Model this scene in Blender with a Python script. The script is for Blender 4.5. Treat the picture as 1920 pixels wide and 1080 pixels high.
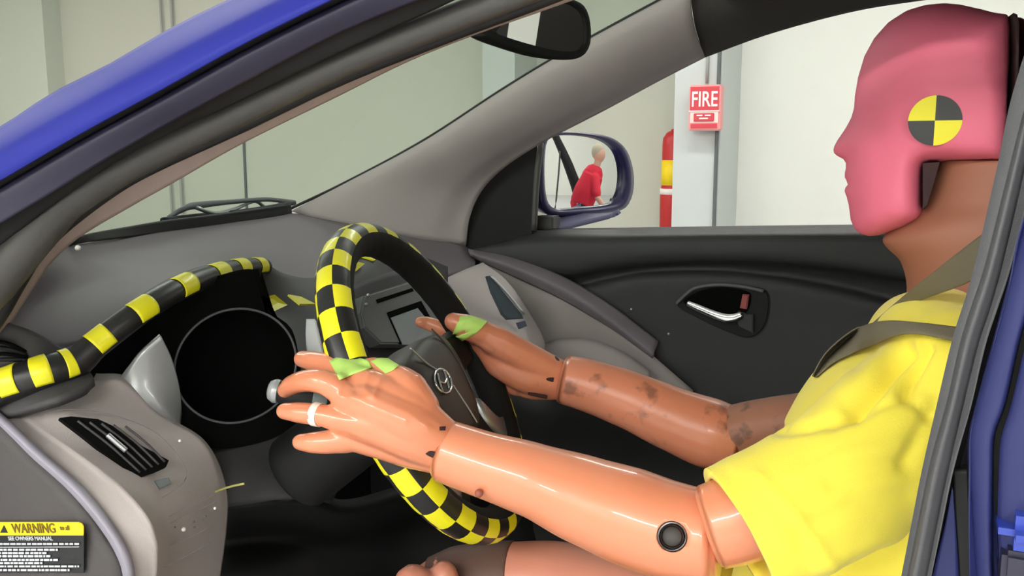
import bpy, bmesh, math, random
from mathutils import Vector, Matrix, noise
from mathutils.geometry import delaunay_2d_cdt
random.seed(7)
for o in list(bpy.data.objects): bpy.data.objects.remove(o)
S = bpy.context.scene
COL = S.collection
R_ = math.radians
PI = math.pi

# ---------------------------------------------------------------- camera
FPX = 1700.0
CAM = Vector((0.0, -0.97, 1.42))
YAW, PITCH = R_(25.0), R_(8.6)
FW = Vector((-math.sin(YAW)*math.cos(PITCH), math.cos(YAW)*math.cos(PITCH), -math.sin(PITCH)))
RT = Vector((math.cos(YAW), math.sin(YAW), 0.0))
UP = RT.cross(FW)
cd = bpy.data.cameras.new('camera'); co = bpy.data.objects.new('camera', cd); COL.objects.link(co)
cd.sensor_width = 36.0; cd.lens = FPX/1920.0*36.0; cd.clip_start = 0.02; cd.clip_end = 100
M = Matrix((RT, UP, -FW)).transposed().to_4x4(); M.translation = CAM
co.matrix_world = M
S.camera = co
S.view_settings.view_transform = 'Standard'; S.view_settings.look = 'None'
S.view_settings.gamma = 1.0; S.view_settings.use_curve_mapping = False
S.view_settings.exposure = -0.06

# ---------------------------------------------------------------- world and lights
w = bpy.data.worlds.new('world'); S.world = w; w.use_nodes = True
w.node_tree.nodes['Background'].inputs[0].default_value = (0.9, 0.95, 1.0, 1)
w.node_tree.nodes['Background'].inputs[1].default_value = 0.3
LAMPS = [(-4.6, -5.0), (-4.2, 2.4), (-1.4, -5.0), (-0.9, 3.1), (1.8, -5.0), (2.6, 2.8), (6.0, 2.4), (5.4, -3.0), (-7.0, 2.4)]
CEIL = 3.6
def area(loc, sx, sy, power, rot=(0, 0, 0), col=(1, 0.985, 0.95)):
    l = bpy.data.lights.new('area_light', 'AREA'); l.shape = 'RECTANGLE'; l.size = sx; l.size_y = sy
    l.energy = power; l.color = col
    o = bpy.data.objects.new('area_light', l); COL.objects.link(o); o.location = loc; o.rotation_euler = rot
    return o
for (lx, ly) in LAMPS:
    area((lx, ly, CEIL-0.12), 2.2, 0.30, 185 if ly < -4 else (110 if ly < 0 else 54))

# ---------------------------------------------------------------- helpers
def ray(px, py): return FW + RT*((px-960)/FPX) - UP*((py-540)/FPX)
def q(px, py, y):
    d = ray(px, py); return CAM + d*((y-CAM.y)/d.y)
def qx(px, py, x):
    d = ray(px, py); return CAM + d*((x-CAM.x)/d.x)
def qd(px, py, dep): return CAM + ray(px, py)*dep
def qp(px, py, P0, n):
    d = ray(px, py); return CAM + d*((P0-CAM).dot(n)/d.dot(n))
def proj(P):
    v = P-CAM; z = v.dot(FW); return (960+FPX*v.dot(RT)/z, 540-FPX*v.dot(UP)/z)
def lin(c):
    r = []
    for v in c:
        v = v/255.0
        r.append(v/12.92 if v <= 0.04045 else ((v+0.055)/1.055)**2.4)
    return r
MATS = {}
def mat(name, col, rough=0.5, metal=0.0, coat=0.0, bump=0.0, bscale=200.0, var=0.0, vscale=8.0, spec=0.5, emit=0.0, sheen=0.0, spots=None):
    if name in MATS: return MATS[name]
    m = bpy.data.materials.new(name); m.use_nodes = True
    nt = m.node_tree; b = nt.nodes['Principled BSDF']
    c = lin(col)
    b.inputs['Base Color'].default_value = (*c, 1); b.inputs['Roughness'].default_value = rough
    b.inputs['Metallic'].default_value = metal; b.inputs['Coat Weight'].default_value = coat
    b.inputs['Coat Roughness'].default_value = 0.08
    b.inputs['Specular IOR Level'].default_value = spec
    if sheen: b.inputs['Sheen Weight'].default_value = sheen
    if emit:
        b.inputs['Emission Color'].default_value = (*c, 1); b.inputs['Emission Strength'].default_value = emit
    tc = nt.nodes.new('ShaderNodeTexCoord')
    if var or spots:
        n = nt.nodes.new('ShaderNodeTexNoise'); n.inputs['Scale'].default_value = vscale; n.inputs['Detail'].default_value = 4
        nt.links.new(tc.outputs['Object'], n.inputs['Vector'])
        cr = nt.nodes.new('ShaderNodeMix'); cr.data_type = 'RGBA'
        cr.inputs['A'].default_value = (*[max(0, x*(1-var)) for x in c], 1); cr.inputs['B'].default_value = (*[min(1, x*(1+var)) for x in c], 1)
        nt.links.new(n.outputs['Fac'], cr.inputs['Factor'])
        out = cr.outputs['Result']
        if spots:   # dark scuffs with a shape of their own
            n2 = nt.nodes.new('ShaderNodeTexNoise'); n2.inputs['Scale'].default_value = spots[0]; n2.inputs['Detail'].default_value = 6
            nt.links.new(tc.outputs['Object'], n2.inputs['Vector'])
            rp = nt.nodes.new('ShaderNodeValToRGB'); rp.color_ramp.elements[0].position = spots[1]; rp.color_ramp.elements[1].position = spots[1]+0.10
            nt.links.new(n2.outputs['Fac'], rp.inputs['Fac'])
            mx = nt.nodes.new('ShaderNodeMix'); mx.data_type = 'RGBA'; mx.inputs['B'].default_value = (*lin(spots[2]), 1)
            mm = nt.nodes.new('ShaderNodeMath'); mm.operation = 'MULTIPLY'; mm.inputs[1].default_value = spots[3]
            nt.links.new(rp.outputs['Color'], mm.inputs[0]); nt.links.new(mm.outputs[0], mx.inputs['Factor'])
            nt.links.new(out, mx.inputs['A']); out = mx.outputs['Result']
        nt.links.new(out, b.inputs['Base Color'])
    if bump:
        n = nt.nodes.new('ShaderNodeTexNoise'); n.inputs['Scale'].default_value = bscale; n.inputs['Detail'].default_value = 3
        nt.links.new(tc.outputs['Object'], n.inputs['Vector'])
        bp = nt.nodes.new('ShaderNodeBump'); bp.inputs['Strength'].default_value = bump; bp.inputs['Distance'].default_value = 0.002
        nt.links.new(n.outputs['Fac'], bp.inputs['Height']); nt.links.new(bp.outputs['Normal'], b.inputs['Normal'])
    MATS[name] = m; return m
def glass_mat(name, tint, gloss=0.06):
    m = bpy.data.materials.new(name); m.use_nodes = True; nt = m.node_tree; nt.nodes.clear()
    o = nt.nodes.new('ShaderNodeOutputMaterial'); t = nt.nodes.new('ShaderNodeBsdfTransparent'); t.inputs[0].default_value = (*lin(tint), 1)
    g = nt.nodes.new('ShaderNodeBsdfGlossy'); g.inputs['Roughness'].default_value = 0.02
    mx = nt.nodes.new('ShaderNodeMixShader'); mx.inputs[0].default_value = gloss
    nt.links.new(t.outputs[0], mx.inputs[1]); nt.links.new(g.outputs[0], mx.inputs[2]); nt.links.new(mx.outputs[0], o.inputs[0])
    return m

def thing(name, label, cat, loc=(0, 0, 0), group=None):
    o = bpy.data.objects.new(name, None); COL.objects.link(o); o.location = loc; o.empty_display_size = 0.05
    o['label'] = label; o['category'] = cat
    if group: o['group'] = group
    return o
def link(name, me, m, parent=None, smooth=True):
    o = bpy.data.objects.new(name, me); COL.objects.link(o)
    ms = m if isinstance(m, (list, tuple)) else [m]
    for x in ms: me.materials.append(x)
    if smooth:
        for p in me.polygons: p.use_smooth = True
    if parent is not None:
        o.parent = parent
        base = Vector(parent.location)
        pp = parent.parent
        while pp: base += Vector(pp.location); pp = pp.parent
        me.transform(Matrix.Translation(-base)); 
    return o
def from_bm(name, bm, m, parent=None, smooth=True):
    me = bpy.data.meshes.new(name); bm.normal_update(); bm.to_mesh(me); bm.free(); me.update()
    return link(name, me, m, parent, smooth)
def tag(o, label=None, cat=None, group=None, kind=None):
    if label: o['label'] = label
    if cat: o['category'] = cat
    if group: o['group'] = group
    if kind: o['kind'] = kind
    return o
def crv(P, n, closed=False):
    """Catmull-Rom resample of a list of Vectors (or tuples) to n points, even in parameter by chord length"""
    P = [Vector(p) for p in P]
    if len(P) == 2: return [P[0].lerp(P[1], i/(n-1)) for i in range(n)]
    m = len(P)
    seg = m if closed else m-1
    L = [0.0]
    for i in range(seg): L.append(L[-1]+max(1e-9, (P[(i+1) % m]-P[i]).length))
    out = []
    for k in range(n):
        s = L[-1]*k/(n if closed else n-1)
        i = 0
        while i < seg-1 and L[i+1] < s: i += 1
        t = (s-L[i])/(L[i+1]-L[i])
        g = (lambda j: P[j % m]) if closed else (lambda j: P[max(0, min(m-1, j))])
        p0, p1, p2, p3 = g(i-1), g(i), g(i+1), g(i+2)
        d1 = L[i+1]-L[i]
        # non-uniform tangents, limited
        a = (p2-p0)*(d1/max(1e-9, (p1-p0).length+d1)) if (closed or i > 0) else (p2-p1)
        b = (p3-p1)*(d1/max(1e-9, (p3-p2).length+d1)) if (closed or i < seg-1) else (p2-p1)
        t2, t3 = t*t, t*t*t
        out.append(p1*(2*t3-3*t2+1)+a*(t3-2*t2+t)+p2*(-2*t3+3*t2)+b*(t3-t2))
    return out
def grid_bm(rows, closed=False):
    bm = bmesh.new(); V = [[bm.verts.new(p) for p in r] for r in rows]
    for i in range(len(V)-1):
        n = len(V[i])
        for j in range(n if closed else n-1):
            bm.faces.new((V[i][j], V[i][(j+1) % n], V[i+1][(j+1) % n], V[i+1][j]))
    return bm, V
def patch(name, rows, m, parent=None, th=0.006, nu=36, nv=None, smooth=True, lin_v=False):
    """surface through rows of 3D points; normals to the camera; thickness away from it"""
    R = [crv(r, nu) for r in rows]
    nv = nv or max(6, 6*(len(rows)-1)+1)
    cols = []
    for j in range(nu):
        c = [R[i][j] for i in range(len(R))]
        if lin_v:
            cc = []
            k = max(1, (nv-1)//(len(c)-1))
            for i in range(len(c)-1):
                for t in range(k): cc.append(c[i].lerp(c[i+1], t/k))
            cc.append(c[-1]); cols.append(cc)
        else: cols.append(crv(c, nv))
    bm, V = grid_bm(cols)
    bm.normal_update()
    s = sum(f.normal.dot(CAM-f.calc_center_median())*f.calc_area() for f in bm.faces)
    if s < 0: bmesh.ops.reverse_faces(bm, faces=bm.faces)
    o = from_bm(name, bm, m, parent, smooth)
    if th:
        md = o.modifiers.new('thick', 'SOLIDIFY'); md.thickness = th; md.offset = -1
    return o
def frame_at(T, upv):
    T = T.normalized(); a = upv-T*upv.dot(T)
    if a.length < 1e-4: a = Vector((1, 0, 0))-T*T.x
    a.normalize(); return a, T.cross(a)
def tube_bm(P, rad, n=20, steps=None, upv=Vector((0, 0, 1)), caps=True, bm=None, closed=False, bev=0.0):
    """swept tube; rad = number, list of numbers or list of (ra, rb)"""
    P = [Vector(p) for p in P]
    if not isinstance(rad, (list, tuple)): rad = [rad]*len(P)
    rr = [(r, r) if not isinstance(r, (list, tuple)) else r for r in rad]
    steps = steps or (len(P)-1)*6+1
    Q = crv(P, steps, closed)
    # radii resampled with the same parameter
    m = len(P); L = [0.0]
    for i in range(m if closed else m-1): L.append(L[-1]+(P[(i+1) % m]-P[i]).length)
    def rad_at(k):
        s = L[-1]*k/(steps if closed else steps-1); i = 0
        while i < len(L)-2 and L[i+1] < s: i += 1
        t = (s-L[i])/max(1e-9, L[i+1]-L[i]); t = t*t*(3-2*t)*0.5+t*0.5
        a, b = rr[i % m], rr[(i+1) % m]
        return a[0]+(b[0]-a[0])*t, a[1]+(b[1]-a[1])*t
    bm = bm or bmesh.new(); rings = []
    seq = []
    for k in range(steps):
        if closed: T = Q[(k+1) % steps]-Q[k-1]
        else: T = Q[min(steps-1, k+1)]-Q[max(0, k-1)]
        ra, rb = rad_at(k); seq.append((Q[k], T, ra, rb))
    if bev and not closed:
        p, T, ra, rb = seq[0]; t = T.normalized()
        seq[0] = (p+t*bev, T, ra, rb); seq.insert(0, (p+t*bev*0.3, T, ra-bev*0.3, rb-bev*0.3)); seq.insert(0, (p, T, ra-bev, rb-bev))
        p, T, ra, rb = seq[-1]; t = T.normalized()
        seq[-1] = (p-t*bev, T, ra, rb); seq.append((p-t*bev*0.3, T, ra-bev*0.3, rb-bev*0.3)); seq.append((p, T, ra-bev, rb-bev))
    for (p, T, ra, rb) in seq:
        a, b = frame_at(T, upv)
        rings.append([bm.verts.new(p+a*(ra*math.cos(2*PI*j/n))+b*(rb*math.sin(2*PI*j/n))) for j in range(n)])
    nr = len(rings)
    for i in range(nr if closed else nr-1):
        A, B = rings[i], rings[(i+1) % nr]
        for j in range(n): bm.faces.new((A[j], B[j], B[(j+1) % n], A[(j+1) % n]))
    if caps and not closed:
        bm.faces.new(rings[0]); bm.faces.new(list(reversed(rings[-1])))
    bmesh.ops.recalc_face_normals(bm, faces=bm.faces)
    return bm
def capsule(bm, P, rad, n=14, upv=Vector((0, 0, 1)), steps=None):
    """round-ended limb for remeshing"""
    P = [Vector(p) for p in P]
    tube_bm(P, rad, n, steps=steps, upv=upv, bm=bm)
    for p, r in ((P[0], rad[0]), (P[-1], rad[-1])):
        r = r if not isinstance(r, (list, tuple)) else min(r)
        bmesh.ops.create_icosphere(bm, subdivisions=2, radius=r*0.99, matrix=Matrix.Translation(p))
def bake(o):
    dg = bpy.context.evaluated_depsgraph_get(); dg.update()
    me = bpy.data.meshes.new_from_object(o.evaluated_get(dg), depsgraph=dg)
    o.modifiers.clear(); o.data = me
    for p in me.polygons: p.use_smooth = True
    return o
def remesh(o, voxel, smooth=6, fac=0.5):
    md = o.modifiers.new('r', 'REMESH'); md.mode = 'VOXEL'; md.voxel_size = voxel; md.use_smooth_shade = True
    if smooth:
        s = o.modifiers.new('s', 'SMOOTH'); s.factor = fac; s.iterations = smooth
    return bake(o)
def box_bm(x0, x1, y0, y1, z0, z1, bev=0.0, bm=None, mtx=None):
    bm2 = bmesh.new(); bmesh.ops.create_cube(bm2, size=1.0)
    for v in bm2.verts: v.co = Vector(((x0+x1)/2+v.co.x*(x1-x0), (y0+y1)/2+v.co.y*(y1-y0), (z0+z1)/2+v.co.z*(z1-z0)))
    if bev: bmesh.ops.bevel(bm2, geom=bm2.edges[:], offset=bev, segments=2, affect='EDGES')
    if mtx: bmesh.ops.transform(bm2, matrix=mtx, verts=bm2.verts)
    if bm is None: return bm2
    me = bpy.data.meshes.new('t'); bm2.to_mesh(me); bm2.free(); bm.from_mesh(me); bpy.data.meshes.remove(me); return bm
def box(name, x0, x1, y0, y1, z0, z1, m, parent=None, bev=0.0):
    return from_bm(name, box_bm(x0, x1, y0, y1, z0, z1, bev), m, parent, False)
def plate(name, pts, nrm, th, m, parent=None, bev=0.0, n=0):
    """flat (or slightly bent) outline of 3D points given thickness against nrm; optional smooth resample"""
    P = [Vector(p) for p in pts]
    if n: P = crv(P, n, closed=True)
    bm = bmesh.new(); A = [bm.verts.new(p) for p in P]; B = [bm.verts.new(p-nrm*th) for p in P]
    f = bm.faces.new(A); g = bm.faces.new(list(reversed(B)))
    k = len(P)
    for i in range(k): bm.faces.new((A[(i+1) % k], A[i], B[i], B[(i+1) % k]))
    bmesh.ops.recalc_face_normals(bm, faces=bm.faces)
    if bev:
        es = [e for e in bm.edges if (e.verts[0] in A) and (e.verts[1] in A)]
        bmesh.ops.bevel(bm, geom=es, offset=bev, segments=3, affect='EDGES')
    return from_bm(name, bm, m, parent, False)
def text(name, s, origin, ex, ey, size, m, parent, depth=0.0008, align='LEFT', sx=1.0):
    c = bpy.data.curves.new(name, 'FONT'); c.body = s; c.size = size; c.extrude = depth; c.align_x = align; c.offset = size*0.012
    o = bpy.data.objects.new(name, c); COL.objects.link(o)
    ex = ex.normalized(); ey = (ey-ex*ey.dot(ex)).normalized(); ez = ex.cross(ey)
    dg = bpy.context.evaluated_depsgraph_get(); dg.update()
    me = bpy.data.meshes.new_from_object(o.evaluated_get(dg)); bpy.data.objects.remove(o)
    mt = Matrix((ex*sx, ey, ez)).transposed().to_4x4(); mt.translation = origin
    me.transform(mt); me.materials.clear()
    return link(name, me, m, parent, False)
def ppoly(pts, y): return [q(a, b, y) for a, b in pts]

# ---------------------------------------------------------------- materials
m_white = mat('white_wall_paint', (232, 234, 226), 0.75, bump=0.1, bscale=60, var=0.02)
m_beige = mat('beige_wall_tone', (190, 191, 178), 0.75, bump=0.1, bscale=60, var=0.02)
m_grey_post = mat('pale_grey_post_paint', (196, 202, 200), 0.6, var=0.02)
m_floor = mat('sealed_concrete', (205, 205, 205), 0.35, var=0.05, vscale=2)
m_ceil = mat('ceiling_paint', (225, 225, 220), 0.8)
m_blue = mat('blue_car_paint', (34, 42, 140), 0.5, metal=0.0, spec=0.2, coat=0.0, bump=0.05, bscale=900)
MATS['blue_car_paint'].node_tree.nodes['Principled BSDF'].inputs['Coat Roughness'].default_value = 0.35
m_blue_in = mat('blue_body_paint', (42, 48, 100), 0.5, metal=0.0, spec=0.3, coat=0.1)
m_blue_dk = mat('navy_mirror_paint', (44, 42, 84), 0.35, metal=0.1, coat=0.3)
m_navy = mat('dark_body_flange', (36, 34, 58), 0.45, coat=0.2)
m_rubber = mat('black_rubber', (16, 16, 17), 0.55, spec=0.4)
m_seal = mat('grey_rubber_seal', (68, 66, 64), 0.42, bump=0.05, bscale=400)
m_seal2 = mat('grey_weatherstrip', (86, 86, 90), 0.5, bump=0.15, bscale=900)
m_trim = mat('taupe_pillar_trim', (152, 134, 128), 0.7, bump=0.1, bscale=700)
m_pillar = mat('grey_pillar_trim', (168, 158, 157), 0.75, bump=0.15, bscale=900, var=0.04, vscale=300)
m_roof = mat('dark_headliner', (62, 58, 56), 0.9, bump=0.2, bscale=600)
m_dash = mat('dark_grey_dash_plastic', (112, 104, 110), 0.6, bump=0.25, bscale=900, var=0.05, vscale=400, spec=0.4)
m_dash2 = mat('charcoal_dash_plastic', (60, 58, 60), 0.6, bump=0.2, bscale=900)
m_taupe = mat('taupe_dash_plastic', (176, 167, 165), 0.6, bump=0.15, bscale=900, var=0.03, vscale=300)
m_side = mat('dark_side_cap', (72, 68, 69), 0.65, bump=0.2, bscale=800, var=0.05, vscale=300)
m_edge = mat('pale_cap_rim', (150, 146, 160), 0.4)
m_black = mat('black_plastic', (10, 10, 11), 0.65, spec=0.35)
m_void = mat('matt_black_binnacle', (6, 6, 6), 0.9, spec=0.1)
m_door = mat('black_door_trim', (46, 45, 47), 0.55, bump=0.2, bscale=900, spec=0.4)
m_door2 = mat('taupe_door_panel', (142, 133, 132), 0.7, bump=0.15, bscale=900, var=0.04, vscale=300)
m_silver = mat('satin_silver', (176, 178, 182), 0.35, metal=0.8)
m_silver2 = mat('silver_painted_plastic', (168, 170, 172), 0.32, metal=0.3, coat=0.2)
m_chrome = mat('polished_chrome', (225, 226, 228), 0.12, metal=1.0)
m_mirror = mat('mirror_glass', (240, 242, 242), 0.01, metal=1.0)
m_yellow = mat('yellow_tape', (236, 228, 30), 0.4, coat=0.15, bump=0.08, bscale=150)
m_btape = mat('black_tape', (30, 29, 30), 0.38, bump=0.08, bscale=150)
m_blackcloth = mat('black_wheel_wrap', (13, 12, 12), 0.8, bump=0.2, bscale=500, spec=0.3)
m_hub = mat('brown_black_hub', (48, 40, 36), 0.5, bump=0.15, bscale=900)
m_skin = mat('orange_vinyl_skin', (222, 138, 102), 0.30, coat=0.5, bump=0.04, bscale=60, var=0.06, vscale=12, spots=(38, 0.80, (150, 90, 66), 0.2))
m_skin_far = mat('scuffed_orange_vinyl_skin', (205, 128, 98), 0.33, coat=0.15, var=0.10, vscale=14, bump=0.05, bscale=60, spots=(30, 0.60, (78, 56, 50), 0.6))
m_leg = mat('pink_vinyl_leg_skin', (196, 128, 108), 0.4, var=0.08, vscale=12)
m_neck = mat('brown_rubber_neck', (150, 96, 74), 0.6, var=0.05)
m_head = mat('pink_painted_head', (226, 110, 136), 0.6, bump=0.05, bscale=300, var=0.03, vscale=6)
m_headdark = mat('dark_red_skull_cap', (120, 36, 40), 0.5)
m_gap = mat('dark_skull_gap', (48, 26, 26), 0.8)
m_shirt = mat('yellow_cotton', (250, 232, 78), 0.85, bump=0.15, bscale=900, sheen=0.2, var=0.03, vscale=40)
m_belt = mat('olive_grey_webbing', (112, 104, 84), 0.7, bump=0.3, bscale=1200)
m_green = mat('green_masking_tape', (184, 222, 112), 0.6, bump=0.1, bscale=200)
m_whitetape = mat('white_finger_tape', (232, 226, 214), 0.5)
m_pyel = mat('marker_yellow', (232, 222, 24), 0.45)
m_pblk = mat('marker_black', (28, 28, 30), 0.4)
m_red = mat('red_enamel', (190, 40, 40), 0.4)
m_signred = mat('sign_red', (208, 62, 74), 0.5)
m_signpink = mat('sign_pale_pink', (240, 160, 160), 0.5)
m_signwhite = mat('sign_white', (245, 236, 232), 0.5)
m_labelblack = mat('label_black', (26, 26, 30), 0.5)
m_labelyel = mat('label_yellow', (250, 216, 20), 0.5)
m_labelwhite = mat('label_white', (205, 208, 214), 0.5)
m_screen = mat('grey_screen_film', (132, 138, 140), 0.4)
m_redshirt = mat('red_cotton', (214, 40, 62), 0.85)
m_skinp = mat('person_skin', (214, 168, 144), 0.6)
m_hair = mat('grey_blond_hair', (180, 170, 150), 0.8)
m_jeans = mat('dark_trousers', (44, 44, 56), 0.85)
m_conduit = mat('dark_conduit', (92, 98, 98), 0.5)
m_lamp = mat('lamp_diffuser', (255, 252, 244), 0.5, emit=2.0)

# ================================================================ the hall
WY = 5.5
floor_o = tag(box('floor', -9.5, 9, -6, WY+0.6, -0.1, 0, m_floor), kind='structure')
tag(box('ceiling', -9.5, 9, -6, WY+0.6, CEIL, CEIL+0.1, m_ceil), kind='structure')
cx1 = -1.273
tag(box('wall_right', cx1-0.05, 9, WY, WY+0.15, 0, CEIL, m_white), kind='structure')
tag(box('wall_right_front', -9.5, cx1-0.05, WY, WY+0.15, 0, CEIL, m_beige), kind='structure')  # front stretch of the wall, in a darker beige tone
tag(box('wall_left', -9.5, 9, -6.15, -6, 0, CEIL, m_white), kind='structure')
tag(box('wall_front', -9.65, -9.5, -6, WY, 0, CEIL, m_white), kind='structure')
tag(box('wall_back', 9, 9.15, -6, WY, 0, CEIL, m_white), kind='structure')
cx0 = q(1262, 300, 4.9).x
tag(box('trim_1', cx0, cx1, 4.9, WY, 0, CEIL, m_grey_post), kind='structure')
bx0, bx1 = q(905, 200, 5.1).x, q(965, 200, 5.1).x
tag(box('trim_2', bx0, bx1, 5.1, WY, 0, CEIL, mat('soft_grey_paint', (182, 188, 182), .7)), kind='structure')
tag(box('trim_3', q(0, 100, 5.3).x-0.8, q(85, 100, 5.3).x, 5.3, WY, 0, CEIL, mat('pale_green_grey_paint', (190, 196, 184), .7)), kind='structure')
for k, (px, y0) in enumerate(((455, WY),)):
    X = q(px, 200, y0).x
    tag(box('trim_%d' % (4+k), X-0.012, X+0.012, y0-0.01, y0+0.01, 0, CEIL, m_conduit), kind='structure')
def conduit(px, y, r, z0, z1, label):
    X = q(px, 200, y).x
    o = from_bm('conduit_pipe', tube_bm([(X, y, z0), (X, y, (z0+z1)/2), (X, y, z1)], r, 12), m_conduit if r == 0.012 else mat('pale_conduit_paint', (158, 160, 154), .6))
    return tag(o, label, 'pipe')
conduit(1346, 4.885, 0.012, 0, CEIL-0.05, 'thin dark conduit down the corner of the grey post, passing behind the fire alarm box')
SB = q(1320, 157, 4.86)
conduit(1324, 4.885, 0.010, SB.z+0.005, CEIL-0.05, 'short thin grey conduit dropping onto the top of the fire alarm box')
conduit(311, WY-0.03, 0.011, 0, CEIL-0.05, 'thin wall conduit above the blue pillar, nearer the front of the car')
conduit(331, WY-0.03, 0.013, 0, CEIL-0.05, 'thin wall conduit above the blue pillar, nearer the mirror')
# ceiling lamps
for i, (lx, ly) in enumerate(LAMPS):
    t = thing('ceiling_light', 'long fluorescent strip light hanging under the hall ceiling', 'light', (lx, ly, CEIL-0.1), 'ceiling strip lights')
    box('housing', lx-1.15, lx+1.15, ly-0.17, ly+0.17, CEIL-0.07, CEIL, m_ceil, t, 0.005)
    box('diffuser', lx-1.1, lx+1.1, ly-0.15, ly+0.15, CEIL-0.105, CEIL-0.07, m_lamp, t, 0.003)

# fire alarm box
t = thing('fire_alarm_box', 'red and pink wall box with the word FIRE, mounted on the grey post', 'alarm', q(1322, 200, 4.88))
P00, P11 = q(1290, 245, 4.77), q(1352, 158, 4.77)
x0, x1, z0, z1 = P00.x, P11.x, P00.z, P11.z
box('case', x0, x1, 4.77, 4.868, z0, z1, m_signpink, t, 0.008)
H = z1-z0; Wd = x1-x0
box('face_plate', x0+Wd*.05, x1-Wd*.05, 4.766, 4.772, z0+H*.44, z1-H*.04, m_signred, t)
text('lettering', 'FIRE', Vector(((x0+x1)/2, 4.765, z0+H*.53)), Vector((1, 0, 0)), Vector((0, 0, 1)), H*.47, m_signwhite, t, 0.002, 'CENTER', 0.70)
box('pull_handle', x0+Wd*.18, x1-Wd*.18, 4.758, 4.772, z0+H*.20, z0+H*.38, m_signred, t, 0.003)
for a, b, c in ((.28, .46, .315), (.54, .72, .315), (.36, .64, .25)):
    box('small_print', x0+Wd*a, x0+Wd*b, 4.755, 4.759, z0+H*c, z0+H*(c+.03), m_signwhite, t)
box('lower_plate', x0+Wd*.06, x1-Wd*.06, 4.767, 4.771, z0+H*.17, z0+H*.41, mat('sign_off_white', (238, 214, 208), .5), t)
box('divider_line', x0+Wd*.02, x1-Wd*.02, 4.762, 4.770, z0+H*.415, z0+H*.44, m_signwhite, t)
box('lower_strip', x0+Wd*.08, x1-Wd*.08, 4.766, 4.772, z0+H*.05, z0+H*.15, m_signred, t)

# fire extinguisher, half hidden by the post
ex = q(1262, 300, 5.36).x; ey = 5.36
t = thing('fire_extinguisher', 'red fire extinguisher with a yellow label, half hidden behind the grey post', 'fire extinguisher', (ex, ey, q(1245, 425, ey).z-0.1))
def lathe(name, prof, c, m, parent, n=32, axis=None):
    bm = bmesh.new(); rings = []
    for r, z in prof: rings.append([bm.verts.new((c[0]+r*math.cos(2*PI*j/n), c[1]+r*math.sin(2*PI*j/n), z)) for j in range(n)])
    for i in range(len(rings)-1):
        for j in range(n): bm.faces.new((rings[i][j], rings[i][(j+1) % n], rings[i+1][(j+1) % n], rings[i+1][j]))
    bm.faces.new(list(reversed(rings[0]))); bm.faces.new(rings[-1])
    bmesh.ops.recalc_face_normals(bm, faces=bm.faces)
    return from_bm(name, bm, m, parent)
zt = q(1245, 246, ey).z; zl0 = q(1245, 347, ey).z; zl1 = q(1245, 300, ey).z; zw0 = q(1245, 364, ey).z; zw1 = q(1245, 353, ey).z; zb = q(1245, 425, ey).z-0.12
lathe('cylinder_body', [(0.05, zb), (0.082, zb+.02), (0.086, zw0-.02), (0.085, zw0), (.078, zl0), (0.077, zl1+.1), (0.074, zt-.05), (0.05, zt-.012), (0.03, zt)], (ex, ey), m_red, t)
lathe('yellow_label', [(0.0795, zl0), (0.0795, zl1)], (ex, ey), m_labelyel, t)
lathe('white_band', [(0.0868, zw0), (0.0868, zw1)], (ex, ey), m_signwhite, t)
lathe('valve', [(0.02, zt-.002), (0.02, zt+.01), (0.012, zt+.015)], (ex, ey), m_red, t)
box('wall_bracket', ex-.05, ex+.05, ey+.085, WY, zl0, zl0+.04, m_black, t)

# ================================================================ the car
car = thing('car', 'blue car with its door open, cut down view of dashboard, wheel and far door', 'car', (0.2, 0.37, 0.0))
# outer blue A pillar band
E0 = [(-60, 272, -.42), (0, 238, -.42), (100, 172, -.415), (200, 122, -.41), (320, 52, -.40), (425, 0, -.39), (540, -50, -.38), (760, -140, -.36)]
EM = [(-60, 320, -.47), (0, 285, -.47), (125, 212, -.465), (250, 145, -.46), (400, 66, -.45), (520, 5, -.44), (640, -50, -.43), (860, -145, -.41)]
E1 = [(-60, 375, -.475), (0, 338, -.475), (150, 250, -.47), (300, 168, -.465), (450, 84, -.455), (600, 8, -.445), (720, -50, -.435), (940, -150, -.415)]
E1b = [(-60, 390, -.462), (0, 352, -.462), (150, 264, -.457), (300, 182, -.452), (450, 98, -.442), (605, 20, -.432), (740, -42, -.422), (960, -145, -.40)]
E2 = [(-60, 460, -.455), (0, 420, -.455), (100, 360, -.45), (200, 298, -.445), (400, 186, -.435), (640, 60, -.42), (790, -2, -.41), (1000, -100, -.39)]
E3 = [(-60, 510, -.43), (0, 462, -.43), (100, 385, -.425), (250, 285, -.42), (450, 190, -.41), (640, 98, -.40), (790, 30, -.39), (1000, -60, -.37)]
T3 = lambda L, dy=0: [q(a, b, c+dy) for a, b, c in L]
def EXT(L, i):
    """pillar edge carried on down to the wing and back along the roof side, outside the frame"""
    yy_, zz_ = L[0][2], -.03*i
    return [Vector((-1.18+.03*i, yy_, 1.10+zz_*.3))]+T3(L)+[Vector((.25, L[-1][2], 1.635+zz_*.35)), Vector((1.2, L[-1][2], 1.64+zz_*.35)), Vector((2.2, L[-1][2]+.02, 1.58+zz_*.35))]
patch('a_pillar_skin', [EXT(E0, 0), EXT(EM, .6), EXT(E1, 1.4)], m_blue, car, th=0.0015, nu=120)
patch('pillar_gap_strip', [EXT([(a, b-2, c+.003) for a, b, c in E1], 1.4), EXT(E1b, 1.6)], m_rubber, car, th=0.004, nu=120)
patch('door_aperture_flange', [EXT(E1b, 1.6), EXT([(a, b+14, c-.002) for a, b, c in E1b], 1.9), EXT(E2, 2.6)], m_navy, car, th=0.004, nu=120)
patch('pillar_return', [EXT(E2, 2.6), EXT([(a, b, c+.01) for a, b, c in E2], 2.6), EXT(E3, 3.0)], m_rubber, car, th=0.008, nu=120)
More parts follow.
